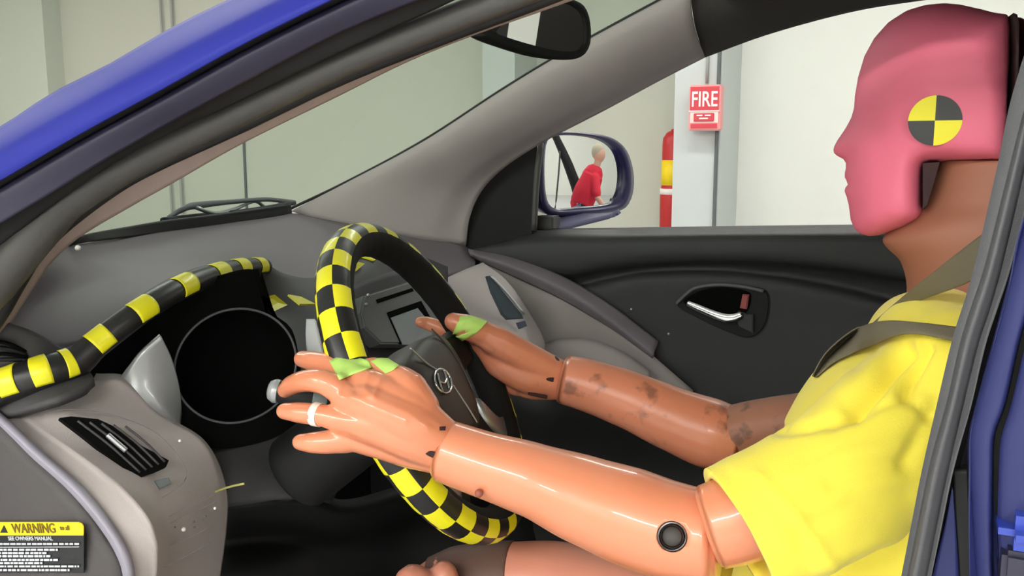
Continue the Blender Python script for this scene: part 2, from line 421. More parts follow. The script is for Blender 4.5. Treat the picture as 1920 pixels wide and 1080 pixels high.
# bulb seal tube between E3 and E4
E4c = [(-60, 580, -.415), (-20, 540, -.415), (18, 494, -.412), (62, 442, -.41), (130, 375, -.405), (265, 296, -.40), (450, 208, -.39), (640, 118, -.38), (815, 48, -.37), (935, 3, -.36), (1100, -60, -.345)]
cr_ = [.021, .021, .0205, .0195, .0165, .0135, .012, .0115, .0105, .010, .0095]
from_bm('door_seal', tube_bm(T3(E4c), cr_, 20, steps=90), m_seal, car)
E5c = [(-40, 640, -.40), (0, 580, -.40), (28, 530, -.398), (68, 470, -.395), (125, 415, -.39), (225, 345, -.385), (300, 306, -.38), (450, 238, -.375), (640, 148, -.365), (840, 68, -.355), (990, 12, -.345), (1150, -50, -.335)]
from_bm('door_seal_lip', tube_bm(T3(E5c), [.010]*3+[.009, .008, .0065, .006, .0055, .005, .005, .005, .005], 14, steps=90), m_rubber, car)
E5 = [(-30, 640, -.385), (20, 560, -.385), (60, 490, -.383), (115, 425, -.38), (225, 350, -.375), (300, 311, -.37), (450, 243, -.36), (640, 152, -.35), (840, 72, -.34), (1000, 12, -.33), (1150, -50, -.32)]
E6 = [(-10, 660, -.33), (50, 560, -.34), (95, 495, -.345), (147, 447, -.35), (245, 388, -.35), (320, 346, -.35), (450, 272, -.345), (640, 178, -.335), (765, 116, -.33), (890, 66, -.325), (1090, -5, -.315), (1200, -50, -.31)]
patch('driver_pillar_trim', [T3(E5), T3(E6)], m_trim, car, th=0.012, nu=50)

# windshield
def gl(px, py, y): return q(px, py, y)
bot = [Vector((-.90, -.36, 1.25)), q(100, 462, -.05)+Vector((-.03, 0, 0)), q(300, 430, .38)+Vector((-.02, 0, 0)), q(430, 412, .68), q(543, 392, 1.0)]
top = [q(1200, -50, -.312), Vector((-.34, 0, 1.66)), Vector((-.42, .35, 1.69)), Vector((-.44, .6, 1.69)), q(1330, -46, .76)]
UG = [(545, 392, 1.0), (640, 349, .985), (790, 270, .935), (940, 173, .885), (1030, 118, .845), (1110, 73, .825), (1240, 4, .785), (1330, -42, .765)]
GN = 9; LS_ = [p+Vector((-.012, .004, .004)) for p in crv([bot[0]]+T3([(40, 552, -.345), (147, 447, -.352), (320, 346, -.352), (450, 272, -.347), (640, 178, -.337), (890, 66, -.327), (1090, -5, -.317), (1200, -50, -.312)]), 9)]; RS = crv([q(*p) for p in UG], GN); grow = []
for k in range(GN):
    t = k/(GN-1); Lp_ = LS_[k]; r_ = []
    for i in range(5):
        f_ = i/4
        db = bot[i]-bot[0].lerp(bot[4], f_); dt_ = top[i]-top[0].lerp(top[4], f_)
        r_.append(Lp_.lerp(RS[k], f_)+db.lerp(dt_, t)+Vector((-.05, 0, .06))*math.sin(PI*t)*(math.sin(PI*f_)))
    grow.append(r_)
m_glass = glass_mat('green_tinted_windshield_glass', (222, 231, 226), 0.04)
ws = patch('windshield', grow, m_glass, car, th=0, nu=30, nv=40)
# black frit band along the bottom and thin line along the far pillar
FU = [(150, 446), (170, 437), (310, 414), (430, 399), (545, 382)]
FL = [(128, 462), (175, 452), (310, 436), (430, 421), (548, 402)]
YY = [.02, .10, .38, .65, .975]
patch('frit_band', [[q(a, b, y) for (a, b), y in zip(FU, YY)], [q(a, b, y) for (a, b), y in zip(FL, YY)]], m_rubber, car, th=0.006)
U = [(545, 392, 1.0), (640, 347, .98), (790, 267, .93), (940, 170, .88), (1030, 115, .84), (1110, 70, .82), (1240, 0, .78), (1330, -46, .76)]
from_bm('windshield_edge_strip', tube_bm(T3([(a, b-1, c+.005) for a, b, c in U]), .004, 8, steps=50), m_rubber, car)

# far A pillar trim
LB = [(873, 462, 1.06), (880, 410, 1.05), (902, 360, 1.04), (945, 315, 1.02), (1010, 272, 1.0), (1140, 204, .95), (1240, 150, .92), (1322, 108, .89)]
def interp_rows(A, B, t, dy):
    A = crv(T3(A), 24); B = crv(T3(B), 24)
    return [a.lerp(b, t)+Vector((0, dy, 0)) for a, b in zip(A, B)]
U2 = [(545, 396, 1.0), (640, 347, .98), (790, 267, .93), (940, 170, .88), (1030, 115, .84), (1110, 70, .82), (1240, 0, .78), (1296, -30, .77)]
patch('passenger_pillar_trim', [T3(U2), interp_rows(U2, LB, .2, -.035), interp_rows(U2, LB, .5, -.05), interp_rows(U2, LB, .8, -.035), interp_rows(U2, LB, .95, -.005), T3(LB)], m_pillar, car, th=0.012, nu=50)
# roof rail, header and roof
RL = [(1322, 108, .89), (1440, 65, .885), (1600, 22, .885), (1730, 1, .885), (1850, -14, .885), (2100, -40, .885)]
RU = [(1294, -20, .79), (1420, -60, .79), (1600, -100, .79), (1730, -120, .79), (1850, -130, .79), (2100, -160, .79)]
patch('roof_rail', [T3(RU), interp_rows(RU, RL, .5, -.03), interp_rows(RU, RL, .92, -.008), T3(RL)], m_roof, car, th=0.02)
patch('roof', [[Vector((x, -.34, 1.62)), Vector((x, 0, 1.70)), Vector((x, .4, 1.715)), Vector((x, .80, 1.70))] for x in (-.38, .4, 1.2, 2.2)], m_roof, car, th=0.03, nu=16)
patch('roof_skin', [[Vector((x, -.38, 1.64)), Vector((x, -.26, 1.69)), Vector((x-.02, 0, 1.735)), Vector((x-.02, .4, 1.755)), Vector((x, .80, 1.735)), Vector((x, .90, 1.715))] for x in (-.36, .4, 1.2, 2.2)], m_blue, car, th=.004, nu=24)
patch('bonnet', [[Vector((x0_+.32-k_, -.40, z_-.04)), Vector((x0_-.12-k_, 0, z_)), Vector((x0_-.16-k_, .37, z_+.01)), Vector((x0_-.12-k_, .74, z_)), Vector((x0_-k_, 1.14, z_-.05))] for x0_, k_, z_ in ((-1.55, 0, 1.12), (-1.55, .4, 1.06), (-1.5, .85, .95), (-1.45, 1.1, .72))], m_blue, car, th=.004, nu=24)
for y_ in (-.46, 1.17):
    plate('front_wing', [Vector((x_, y_, z_)) for x_, z_ in ((-.98, .35), (-.98, 1.12), (-1.25, 1.10), (-1.55, 1.07), (-2.0, 1.0), (-2.4, .90), (-2.55, .7), (-2.55, .40), (-1.72, .36), (-1.66, .58), (-1.5, .72), (-1.3, .78), (-1.1, .72), (-.95+.0, .58))][:13], Vector((0, -1, 0)) if y_ < 0 else Vector((0, 1, 0)), .03, m_blue, car)
box('wiper_cowl', -1.60, -1.40, -.2, 1.08, .98, 1.07, m_black, car, .01)
plate('far_door_skin', [Vector((x_, 1.175, z_)) for x_, z_ in ((-.97, .35), (-.97, 1.12), (-.2, 1.16), (.55, 1.19), (2.2, 1.22), (2.2, .35))], Vector((0, 1, 0)), .03, m_blue, car)
box('centre_pillar_upper', .17, .32, -.42, -.37, 1.30, 1.62, m_blue_in, car, .01)
box('near_rear_door', .34, 2.2, -.46, -.42, .35, 1.22, m_blue, car, .01)
# far mirror sail and quarter strip
plate('mirror_sail', [q(a, b, 1.07) for a, b in ((860, 462), (864, 412), (886, 358), (935, 308), (1010, 262), (1004, 340), (1000, 440), (940, 462), (880, 476))], Vector((0, -1, 0)), .02, m_black, car, bev=.004)
from_bm('window_divider', tube_bm(T3([(1014, 268, 1.07), (1006, 340, 1.07), (1001, 432, 1.07)]), .008, 10), m_seal, car)

# far door panel
BEL = [(868, 466), (935, 450), (1000, 432), (1150, 430), (1350, 427), (1600, 424), (1800, 421), (2050, 418)]
def row(off, y, L=BEL): return [q(a, b+off, y) for a, b in L]
C1 = [(868, 480), (940, 492), (1060, 512), (1120, 503), (1200, 492), (1330, 486), (1460, 490), (1600, 505), (1800, 540), (2050, 580)]
C2 = [(868, 484), (935, 500), (1040, 540), (1125, 526), (1190, 512), (1330, 507), (1460, 518), (1600, 545), (1800, 600), (2050, 650)]
C3 = [(868, 520), (930, 560), (1030, 640), (1150, 700), (1290, 730), (1400, 750), (1600, 760), (1800, 780), (2050, 800)]
C4 = [(868, 800), (960, 860), (1050, 900), (1150, 950), (1290, 960), (1400, 970), (1600, 980), (1800, 990), (2050, 1000)]
patch('door_trim_panel', [row(0, 1.11), row(9, 1.06), [q(a, (b*0.5+c*0.5), 1.035) for (a, b), c in zip(BEL, (474, 466, 470, 462, 457, 462, 475, 495))],
      [q(a, b, 1.03) for a, b in C1], [q(a, b+8, 1.055) for a, b in C1], [q(a, b, 1.072) for a, b in C2], [q(a, b+5, 1.05) for a, b in C2], [q(a, b+30, 1.045) for a, b in C2],
      [q(a, b, 1.05) for a, b in C3], [q(a, b, 1.04) for a, b in C4], [q(a, b+500, 1.04) for a, b in C4]], m_door, car, th=.02, nu=60, nv=90)
patch('belt_weatherstrip', [[q(a, b-3, 1.12) for a, b in BEL[2:]], [q(a, b+2, 1.105) for a, b in BEL[2:]]], m_rubber, car, th=.01)
# ridge running down towards the seat
patch('door_ridge', [T3([(878, 466, 1.03), (960, 482, 1.03), (1060, 520, 1.03), (1150, 575, 1.03), (1235, 640, 1.035)]),
                     T3([(884, 476, 1.0), (960, 500, 1.0), (1060, 545, 1.0), (1140, 598, 1.005), (1225, 665, 1.01)]),
                     T3([(890, 486, 1.012), (960, 518, 1.012), (1060, 566, 1.015), (1140, 615, 1.02), (1222, 676, 1.025)])], m_dash, car, th=.01)
patch('lower_door_panel', [T3([(900, 491, 1.02), (1000, 528, 1.02), (1100, 580, 1.02), (1200, 648, 1.02), (1300, 732, 1.02)]),
                           T3([(930, 560, 1.0), (1010, 600, 1.0), (1090, 660, 1.0), (1180, 720, 1.0), (1290, 760, 1.0)]),
                           T3([(940, 700, .99), (1010, 730, .99), (1090, 780, .99), (1180, 820, .99), (1290, 830, .99)])], m_door2, car, th=.015)
patch('door_pocket', [T3([(1018, 645, .97), (1050, 635, .965), (1100, 634, .96), (1160, 655, .96), (1220, 695, .965)]),
                      T3([(1018, 660, .95), (1050, 655, .945), (1100, 660, .94), (1160, 685, .94), (1215, 725, .945)]),
                      T3([(1040, 745, .95), (1070, 790, .945), (1105, 815, .94), (1145, 820, .94), (1190, 800, .945)]),
                      T3([(1050, 780, .97), (1075, 825, .96), (1110, 845, .96), (1150, 845, .96), (1200, 830, .97)])], m_door2, car, th=.01)
# door handle: recess cup, bezel, lever, lock tab
hn = Vector((0, -1, 0))
cup = [(1268, 570), (1300, 540), (1345, 531), (1400, 536), (1437, 547), (1442, 580), (1430, 618), (1405, 634), (1370, 625), (1310, 598)]
hc = plate('handle_cup', ppoly(cup, 1.038), hn, .03, m_black, car, bev=.003, n=60)
inner = [(1282, 567), (1306, 548), (1345, 539), (1390, 543), (1408, 552), (1400, 585), (1370, 592), (1320, 580)]
plate('cup_recess', ppoly(inner, 1.0365), hn, .01, m_void, hc, n=50)
from_bm('bezel_rim', tube_bm(ppoly([(1268, 570), (1285, 553), (1304, 540), (1345, 534), (1395, 538), (1432, 546)], 1.034), .0042, 10, steps=40), m_seal2, hc)
from_bm('chrome_lever', tube_bm(ppoly([(1288, 568), (1310, 578), (1345, 592), (1370, 597), (1392, 590)], 1.022), [(.007, .005), (.009, .005), (.010, .006), (.011, .006), (.008, .005)], 14, steps=40, bev=.003), m_chrome, hc)
plate('lock_tab', ppoly([(1392, 552), (1404, 553), (1400, 580), (1387, 578)], 1.028), hn, .008, mat('dull_red_tab', (150, 66, 64), .5), hc, bev=.002)
plate('lever_pivot', ppoly([(1378, 590), (1384, 583), (1399, 589), (1412, 590), (1412, 625), (1385, 612)], 1.026), hn, .012, m_door, hc, bev=.002)
for a, b in ((1184, 580), (1254, 626)):
    bm = bmesh.new(); bmesh.ops.create_icosphere(bm, subdivisions=2, radius=.0035, matrix=Matrix.Translation(q(a, b, 1.018)))
    from_bm('clip_screw', bm, m_silver, car)

# wing mirror outside
wm = from_bm('wing_mirror_housing', bmesh.new(), m_blue, car)
MC = q(1105, 325, 1.29)
TGT = Vector((2.4, 2.05, 1.02))
AIM = Vector((2.4, 2.05, 1.16))
vdir = (CAM-MC).normalized(); tdir = (AIM-MC).normalized()
MN = (vdir+tdir).normalized()
mo = [(1024, 272), (1030, 260), (1050, 254), (1095, 255), (1135, 265), (1158, 285), (1168, 320), (1166, 355), (1158, 376), (1140, 384), (1095, 389), (1040, 391), (1026, 375), (1021, 320)]
ho = [(1010, 270), (1020, 254), (1045, 247), (1100, 249), (1148, 259), (1175, 282), (1188, 325), (1186, 365), (1172, 390), (1130, 402), (1090, 404), (1030, 402), (1014, 385), (1008, 320)]
def ring3(L, off, n=64): return [p+MN*off for p in crv([qp(a, b, MC, MN) for a, b in L], n, closed=True)]
Hc = sum(ring3(ho, 0), Vector())/64
rings = [ring3(mo, -.012), ring3(mo, .0), [a.lerp(b, .5)+MN*.006 for a, b in zip(ring3(mo, 0), ring3(ho, 0))], ring3(ho, 0.0), [Hc+(p-Hc)*1.0-MN*.03 for p in ring3(ho, 0)], [Hc+(p-Hc)*.93-MN*.07 for p in ring3(ho, 0)], [Hc+(p-Hc)*.7-MN*.10 for p in ring3(ho, 0)], [Hc+(p-Hc)*.3-MN*.115 for p in ring3(ho, 0)]]
bm, V = grid_bm(rings, closed=True); bm.faces.new(V[-1]); bmesh.ops.recalc_face_normals(bm, faces=bm.faces)
bpy.data.objects.remove(wm); wm = from_bm('wing_mirror_housing', bm, m_blue_dk, car)
bmg = bmesh.new(); ctr = sum(ring3(mo, 0), Vector())/64; RAD = 2.0
def sag(p):
    v = p-ctr; v -= MN*v.dot(MN); return ctr-MN*(v.length_squared/(2*RAD)+.006)+v
prev = None; cvt = bmg.verts.new(sag(ctr))
for k in range(1, 13):
    rg = [bmg.verts.new(sag(ctr.lerp(p, k/12*1.0))) for p in ring3(mo, 0)]
    for j in range(64):
        if prev is None: bmg.faces.new((cvt, rg[j], rg[(j+1) % 64]))
        else: bmg.faces.new((prev[j], rg[j], rg[(j+1) % 64], prev[(j+1) % 64]))
    prev = rg
from_bm('mirror_glass', bmg, m_mirror, wm)
patch('mirror_foot', [T3([(1032, 392, 1.26), (1090, 400, 1.27), (1150, 398, 1.29), (1160, 392, 1.30)]), T3([(1006, 432, 1.13), (1040, 427, 1.14), (1090, 415, 1.2), (1150, 400, 1.28)])], mat('lilac_grey_plastic', (104, 104, 136), .5), wm, th=.012)
box('mirror_base_block', q(1003, 420, 1.12).x, q(1040, 420, 1.12).x, 1.11, 1.16, q(1020, 430, 1.12).z, q(1020, 405, 1.12).z, m_seal, wm, .004)

# interior mirror
RC = q(1010, 50, .30)
MIRT = Vector((.90, .42, -.02))
rn = ((CAM-RC).normalized()+MIRT.normalized()).normalized()
ro = [(888, 66), (905, 52), (960, 20), (1010, -4), (1060, -4), (1094, 10), (1106, 38), (1107, 80), (1096, 102), (1070, 112), (1010, 108), (945, 90)]
def r3(L, off, n=56): return [p+rn*off for p in crv([qp(a, b, RC, rn) for a, b in L], n, closed=True)]
ri = [(930, 60), (955, 36), (1000, 10), (1050, 4), (1086, 18), (1098, 45), (1098, 78), (1088, 93), (1055, 96), (1005, 86), (945, 68)]
o1 = r3(ro, 0); i1 = r3(ri, 0); rc = sum(o1, Vector())/56
rings = [[p+rn*.0-rn*.004 for p in i1], i1, o1, [p-rn*.012 for p in o1], [rc+(p-rc)*.85-rn*.03 for p in o1], [rc+(p-rc)*.3-rn*.038 for p in o1]]
bm, V = grid_bm(rings, closed=True); bm.faces.new(V[-1]); bmesh.ops.recalc_face_normals(bm, faces=bm.faces)
rv = from_bm('rear_view_mirror_housing', bm, m_black, car)
plate('mirror_glass', [p-rn*.003 for p in i1], rn, .002, m_mirror, rv)
from_bm('mirror_stem', tube_bm([rc-rn*.03, rc-rn*.05+Vector((0, 0, .03)), rc-rn*.06+Vector((-.0, 0, .07))], .012, 12), m_black, rv)

# cabin behind the dummy: far B pillar, rear seat bench, rear shelf (seen in the mirror)
def refl(px, py):
    P = qp(px, py, RC, rn); d = (P-CAM).normalized(); r = d-rn*(2*d.dot(rn)); return P+r*((1.0-P.y)/r.y)
ga, gb = refl(932, 60).x, refl(1024, 60).x
ga, gb = max(ga, gb), min(ga, gb)
box('far_centre_pillar', .42, gb, .97, 1.05, .6, 1.68, m_roof, car, .01)
box('far_rear_quarter', ga, 2.2, .97, 1.05, .6, 1.68, m_roof, car, .01)
box('far_rear_sill', gb-.01, ga+.01, .98, 1.04, .6, 1.15, m_roof, car)
box('rear_bench', 1.25, 1.45, -.25, 1.0, .5, 1.22, m_roof, car, .05)

# wiper beyond the glass
wp = from_bm('wiper', tube_bm([q(a, b, y) for a, b, y in ((305, 413, .42), (380, 404, .6), (450, 397, .8), (552, 381, 1.10))], .006, 8, steps=30), m_black, car)
from_bm('wiper_arm', tube_bm([q(a, b, y) for a, b, y in ((315, 408, .47), (345, 391, .5), (362, 386, .55), (440, 378, .8), (500, 374, .98), (552, 379, 1.15))], [.004, .007, .008, .006, .006, .006], 8, steps=30), m_seal2, wp)
from_bm('wiper_link', tube_bm([q(a, b, y) for a, b, y in ((365, 388, .55), (400, 400, .62), (440, 392, .8), (480, 377, .95), (500, 390, 1.0), (530, 377, 1.1))], .005, 8, steps=30), m_silver, wp)
patch('cowl_panel', [[q(a, b-2, y+.05) for (a, b), y in zip(FL, YY)], [q(a, b+3, y+.12) for (a, b), y in zip(FL, (.1, .2, .5, .8, 1.1))]], m_black, car, th=.01)

# dashboard top
dash = patch('dashboard_top', [
    T3([(20, 552, -.34), (70, 500, -.24), (132, 459, .03), (310, 434, .38), (430, 418, .65), (548, 400, .975), (700, 420, 1.02), (800, 442, 1.04), (876, 463, 1.05)]),
    T3([(0, 590, -.34), (60, 530, -.25), (150, 490, .0), (300, 462, .28), (420, 446, .5), (550, 440, .72), (700, 455, .85), (800, 480, .93), (890, 487, 1.0)]),
    T3([(-30, 640, -.34), (40, 590, -.26), (150, 540, -.08), (300, 492, .12), (420, 476, .30), (560, 478, .52), (690, 490, .68), (800, 505, .82), (890, 495, .97)]),
    T3([(-60, 690, -.35), (20, 655, -.29), (150, 640, -.22), (300, 545, -.08), (440, 500, .14), (560, 530, .35), (690, 510, .55), (800, 520, .75), (880, 505, .93)])], m_dash, car, th=.01, nu=60, nv=30)
bm = bmesh.new(); bmesh.ops.create_uvsphere(bm, u_segments=16, v_segments=10, radius=.0045, matrix=Matrix.Translation(q(146, 465, .02)))
from_bm('light_sensor', bm, m_signwhite, dash)
# hood
LIP = [(-60, 760, -.37), (0, 728, -.36), (80, 700, -.335), (140, 680, -.305), (178, 648, -.285), (262, 585, -.235), (338, 540, -.16), (402, 516, -.07), (450, 504, .01), (497, 500, .09)]
lipr = [.0185, .0185, .0185, .0175, .015, .0145, .0145, .0145, .0140, .013]
hood = patch('instrument_hood', [T3([(-60, 735, -.34), (0, 692, -.33), (150, 640, -.27), (225, 580, -.22), (320, 520, -.12), (400, 493, 0), (450, 484, .06), (500, 484, .13)]),
                          T3([(-60, 715, -.36), (0, 705, -.345), (150, 662, -.285), (235, 594, -.235), (330, 532, -.15), (402, 503, -.03), (450, 494, .03), (500, 492, .11)])], m_dash2, car, th=.01)
lip = from_bm('hood_lip', tube_bm(T3(LIP), lipr, 24, steps=100, bev=.004), m_btape, hood)
def tape_on(path, rads, s0, s1, a0, a1, m, parent, name='yellow_tape', k=1.035, upv=Vector((0, 0, 1))):
    """piece of tape wrapped on a tube: s in 0..1 along, a in degrees round from the up vector"""
    N = 201; Q = crv(path, N); Lp = [0.0]
    P = [Vector(p) for p in path]; L = [0.0]
    for i in range(len(P)-1): L.append(L[-1]+(P[i+1]-P[i]).length)
    def rr(s):
        s *= L[-1]; i = 0
        while i < len(L)-2 and L[i+1] < s: i += 1
        t = (s-L[i])/(L[i+1]-L[i]); return rads[i]+(rads[i+1]-rads[i])*t
    rows = []
    for u in range(9):
        s = s0+(s1-s0)*u/8; i = min(N-2, max(1, int(s*(N-1))))
        f = s*(N-1)-i; p = Q[i].lerp(Q[i+1], f) if f >= 0 else Q[i]
        a, b = frame_at(Q[i+1]-Q[i-1], upv); r = rr(s)*k
        rows.append([p+a*(r*math.cos(R_(t)))+b*(r*math.sin(R_(t))) for t in [a0+(a1-a0)*v/14 for v in range(15)]])
    bm, V = grid_bm(rows); bm.normal_update()
    c = sum((p for r in rows for p in r), Vector())/(len(rows)*15)
    if sum(f.normal.dot(CAM-c) for f in bm.faces) < 0: bmesh.ops.reverse_faces(bm, faces=bm.faces)
    o = from_bm(name, bm, m, parent)
    md = o.modifiers.new('thick', 'SOLIDIFY'); md.thickness = .0006; md.offset = 1
    return o
def s_of_px(path, px):
    Q = crv(path, 401); best = min(range(401), key=lambda i: abs(proj(Q[i])[0]-px)); return best/400
LP = T3(LIP)
m_tp = m_yellow
TAPES = [(12, 40), (66, 93), (116, 136), (174, 205), (250, 279), (326, 353), (394, 416), (437, 455), (476, 489)]
# taupe left fascia with vent
LE = [(-60, 740, -.365), (10, 800, -.37), (60, 848, -.37), (140, 920, -.37), (205, 1000, -.37), (235, 1060, -.37), (240, 1120, -.37)]
RG = [(-40, 720, -.34), (28, 775, -.345), (100, 825, -.345), (185, 885, -.345), (265, 960, -.345), (290, 1020, -.345), (285, 1120, -.345)]
MD = [(60, 760, -.32), (110, 762, -.32), (190, 795, -.30), (270, 850, -.28), (330, 920, -.27), (345, 990, -.27), (330, 1120, -.27)]
RE = [(172, 718, -.27), (225, 714, -.25), (300, 780, -.22), (372, 822, -.20), (402, 870, -.185), (415, 950, -.18), (395, 1120, -.18)]
RF = [(180, 700, -.25), (235, 705, -.23), (308, 776, -.20), (380, 822, -.18), (415, 880, -.165), (428, 950, -.16), (408, 1120, -.16)]
fas = patch('driver_fascia', [T3(LE), T3(RG), T3([(a+3, b-2, y) for a, b, y in RG]), T3(MD), T3(RE), T3(RE), T3(RF)], m_taupe, car, th=.01, nu=60, nv=60)
patch('cap_rim', [T3([(a-8, b+5, y-.003) for a, b, y in LE]), T3([(a, b, y-.006) for a, b, y in LE])], m_edge, fas, th=.008)
bm, V = None, None
def fp(px, py, off=0.0):
    """point on the fascia plane near the vent"""
    P0 = q(230, 800, -.305); n = FN
    return qp(px, py, P0, n)+n*off
_a, _b, _c = q(120, 762, -.33), q(330, 840, -.255), q(265, 920, -.30)
FN = (_b-_a).cross(_c-_a).normalized()
if FN.dot(CAM-_a) < 0: FN = -FN
def fpp(px, py, off=0.0): return qp(px, py, _a, FN)+FN*off
vo = [(108, 790), (130, 787), (180, 792), (215, 808), (262, 842), (311, 868), (306, 880), (255, 902), (245, 898), (200, 862), (150, 822)]
vent = plate('air_vent', [fpp(a, b, .0165) for a, b in vo], FN, .012, m_void, fas, n=0)
bez = [fpp(a, b, .0165) for a, b in vo]
cv_ = sum(bez, Vector())/len(bez)
for k in range(6):
    t0 = (k+.7)/6.6
    A = Vector((130+(180)*t0*1.0, 790+84*t0*1.0))
    # slats run from upper left to lower right
    s0 = (118+34*k*0.98*.55, 792+3*k) if False else None
    a0 = (112+22*k, 790+2.5*k); a1 = (246+11.5*k, 896-5.0*k)
    if k: from_bm('slat', tube_bm([fpp(a0[0]+8, a0[1]+3, .017), fpp((a0[0]+a1[0])/2+4, (a0[1]+a1[1])/2-2, .0175), fpp(a1[0], a1[1], .017)], .0014, 6), m_dash2, vent)
from_bm('vent_tab', tube_bm([fpp(196, 822, .020), fpp(212, 836, .020), fpp(231, 852, .020)], .0030, 10, bev=.001), m_silver, vent)
patch('panel_seam', [[fpp(a, b, .0155) for a, b in ((80, 784), (110, 774), (170, 776), (230, 790), (290, 818), (330, 860), (345, 890), (335, 912), (285, 945))],
                     [fpp(a, b+1.5, .0155) for a, b in ((80, 784), (110, 774), (170, 776), (230, 790), (290, 818), (330, 860), (344, 890), (335, 912), (285, 945))]], m_dash, fas, th=.0005, nu=50)
plate('dimmer_wheel', [fpp(a, b, .019) for a, b in ((284, 906), (310, 900), (315, 912), (294, 922))], FN, .006, m_conduit, fas, bev=.001)
def seam(L, w=1.2, off=.0155):
    patch('panel_seam', [[fpp(a, b, off) for a, b in L], [fpp(a, b+w, off) for a, b in L]], m_dash, fas, th=.0005)
seam([(310, 972), (350, 952), (398, 930)]); seam([(314, 984), (350, 966), (398, 944)]); seam([(312, 1026), (350, 1010), (388, 990)]); seam([(284, 1076), (340, 1046), (388, 1020)])
for a, b, r in ((322, 992, .0013), (338, 996, .003), (357, 982, .0016), (358, 992, .0016), (378, 972, .0018), (374, 978, .0013), (396, 957, .002), (331, 832, .002)):
    bm = bmesh.new(); bmesh.ops.create_uvsphere(bm, u_segments=10, v_segments=6, radius=r*.8, matrix=Matrix.Translation(fpp(a, b, .0165)))
    from_bm('switch_mark', bm, m_seal2 if r < .0019 else m_signwhite, fas)
# side cap with label
SC = [(-60, 748, -.372), (8, 806, -.374), (56, 856, -.374), (130, 925, -.374), (190, 1005, -.374), (222, 1062, -.374), (228, 1130, -.374)]
SC2 = [(-120, 800, -.378), (-60, 860, -.38), (0, 900, -.38), (60, 960, -.38), (120, 1020, -.38), (160, 1080, -.38), (180, 1140, -.378)]
SC3 = [(-200, 820, -.378), (-160, 900, -.38), (-120, 960, -.38), (-80, 1010, -.38), (-40, 1060, -.38), (0, 1120, -.38), (30, 1180, -.38)]
sc = patch('dash_side_cap', [T3(SC), T3(SC2), T3(SC3)], m_side, car, th=.01)
YL = -.3835
lb = plate('warning_label', ppoly([(-60, 1001), (157, 1001), (157, 1074), (-60, 1074)], YL), hn, .0012, m_labelblack, sc)
plate('label_header', ppoly([(-60, 979), (146, 979), (153, 982), (156, 988), (156, 1004), (-60, 1004)], YL-.0006), hn, .001, m_labelyel, lb)
plate('alert_triangle', ppoly([(0, 999), (7, 985), (14, 999)], YL-.0012), hn, .0006, m_labelblack, lb)
pA, pB = q(24, 999, YL-.0012), q(108, 999, YL-.0012)
ltx = text('header_lettering', 'WARNING', pA, pB-pA, Vector((0, 0, 1)), (pB-pA).length/4.9, mat('label_brown_ink', (110, 92, 20), .6), lb, .0003, 'LEFT', .98)
pA = q(113, 994, YL-.0012); text('header_lettering', 'to all', pA, pB-q(24, 999, YL), Vector((0, 0, 1)), .0070, MATS['label_brown_ink'], lb, .0002)
pA = q(16, 1013, YL-.0008); text('body_lettering', 'SEE OWNERS MANUAL', pA, q(108, 1013, YL)-q(16, 1013, YL), Vector((0, 0, 1)), .0058, m_labelwhite, lb, .0002, 'LEFT', 1.15)
random.seed(3)
for k, (yy, xe) in enumerate(((1020, 148), (1031, 108), (1037, 90), (1043, 94), (1050, 110), (1056, 82), (1062, 148), (1069, 130))):
    bm = bmesh.new(); x = -30
    hh = 1.7 if yy in (1020, 1062) else 1.9
    while x < xe-2:
        wdt = random.uniform(3, 11); e = min(x+wdt, xe)
        vs = [bm.verts.new(q(a_, b_, YL-.0014)) for a_, b_ in ((x, yy+hh), (e, yy+hh), (e, yy-hh), (x, yy-hh))]
        bm.faces.new(vs)
        x = e+random.uniform(1.2, 2.6)
    o_ = from_bm('small_print_line', bm, m_labelwhite, lb, False); md = o_.modifiers.new('t', 'SOLIDIFY'); md.thickness = .0003
plate('rule_line', ppoly([(-30, 1025.6), (148, 1025.0), (148, 1026.2), (-30, 1026.8)], YL-.0012), hn, .0004, m_labelwhite, lb)
# black pad at the corner below the tape, and far left defroster vent
patch('hood_corner_pad', [T3([(-60, 745, -.36), (0, 735, -.355), (80, 715, -.335), (150, 694, -.30), (165, 690, -.285)]),
                          T3([(-60, 792, -.372), (25, 778, -.362), (100, 750, -.35), (158, 727, -.32), (176, 708, -.30)])], m_dash2, car, th=.01)
dv = patch('side_demister', [T3([(-60, 610, -.355), (0, 604, -.352), (60, 620, -.33), (120, 655, -.30)]), T3([(-60, 690, -.36), (0, 690, -.355), (60, 682, -.335), (120, 672, -.305)])], m_dash2, car, th=.008)
for k in range(4):
    from_bm('slat', tube_bm(T3([(-20, 640+k*12, -.358), (15, 644+k*10, -.353), (48+k*2, 660+k*5, -.338)]), .0022, 6), m_black if k % 2 else m_void, dv)
# silver cheek left of the dials
patch('silver_cheek', [T3([(222, 712, -.24), (238, 690, -.235), (262, 662, -.225), (302, 630, -.205)]),
                       T3([(255, 742, -.235), (272, 722, -.225), (295, 700, -.21), (322, 672, -.19)]),
                       T3([(290, 775, -.22), (303, 760, -.215), (318, 745, -.20), (337, 728, -.18)]),
                       T3([(338, 804, -.19), (339, 795, -.185), (340, 785, -.18), (341, 775, -.175)])], m_silver2, car, th=.006)
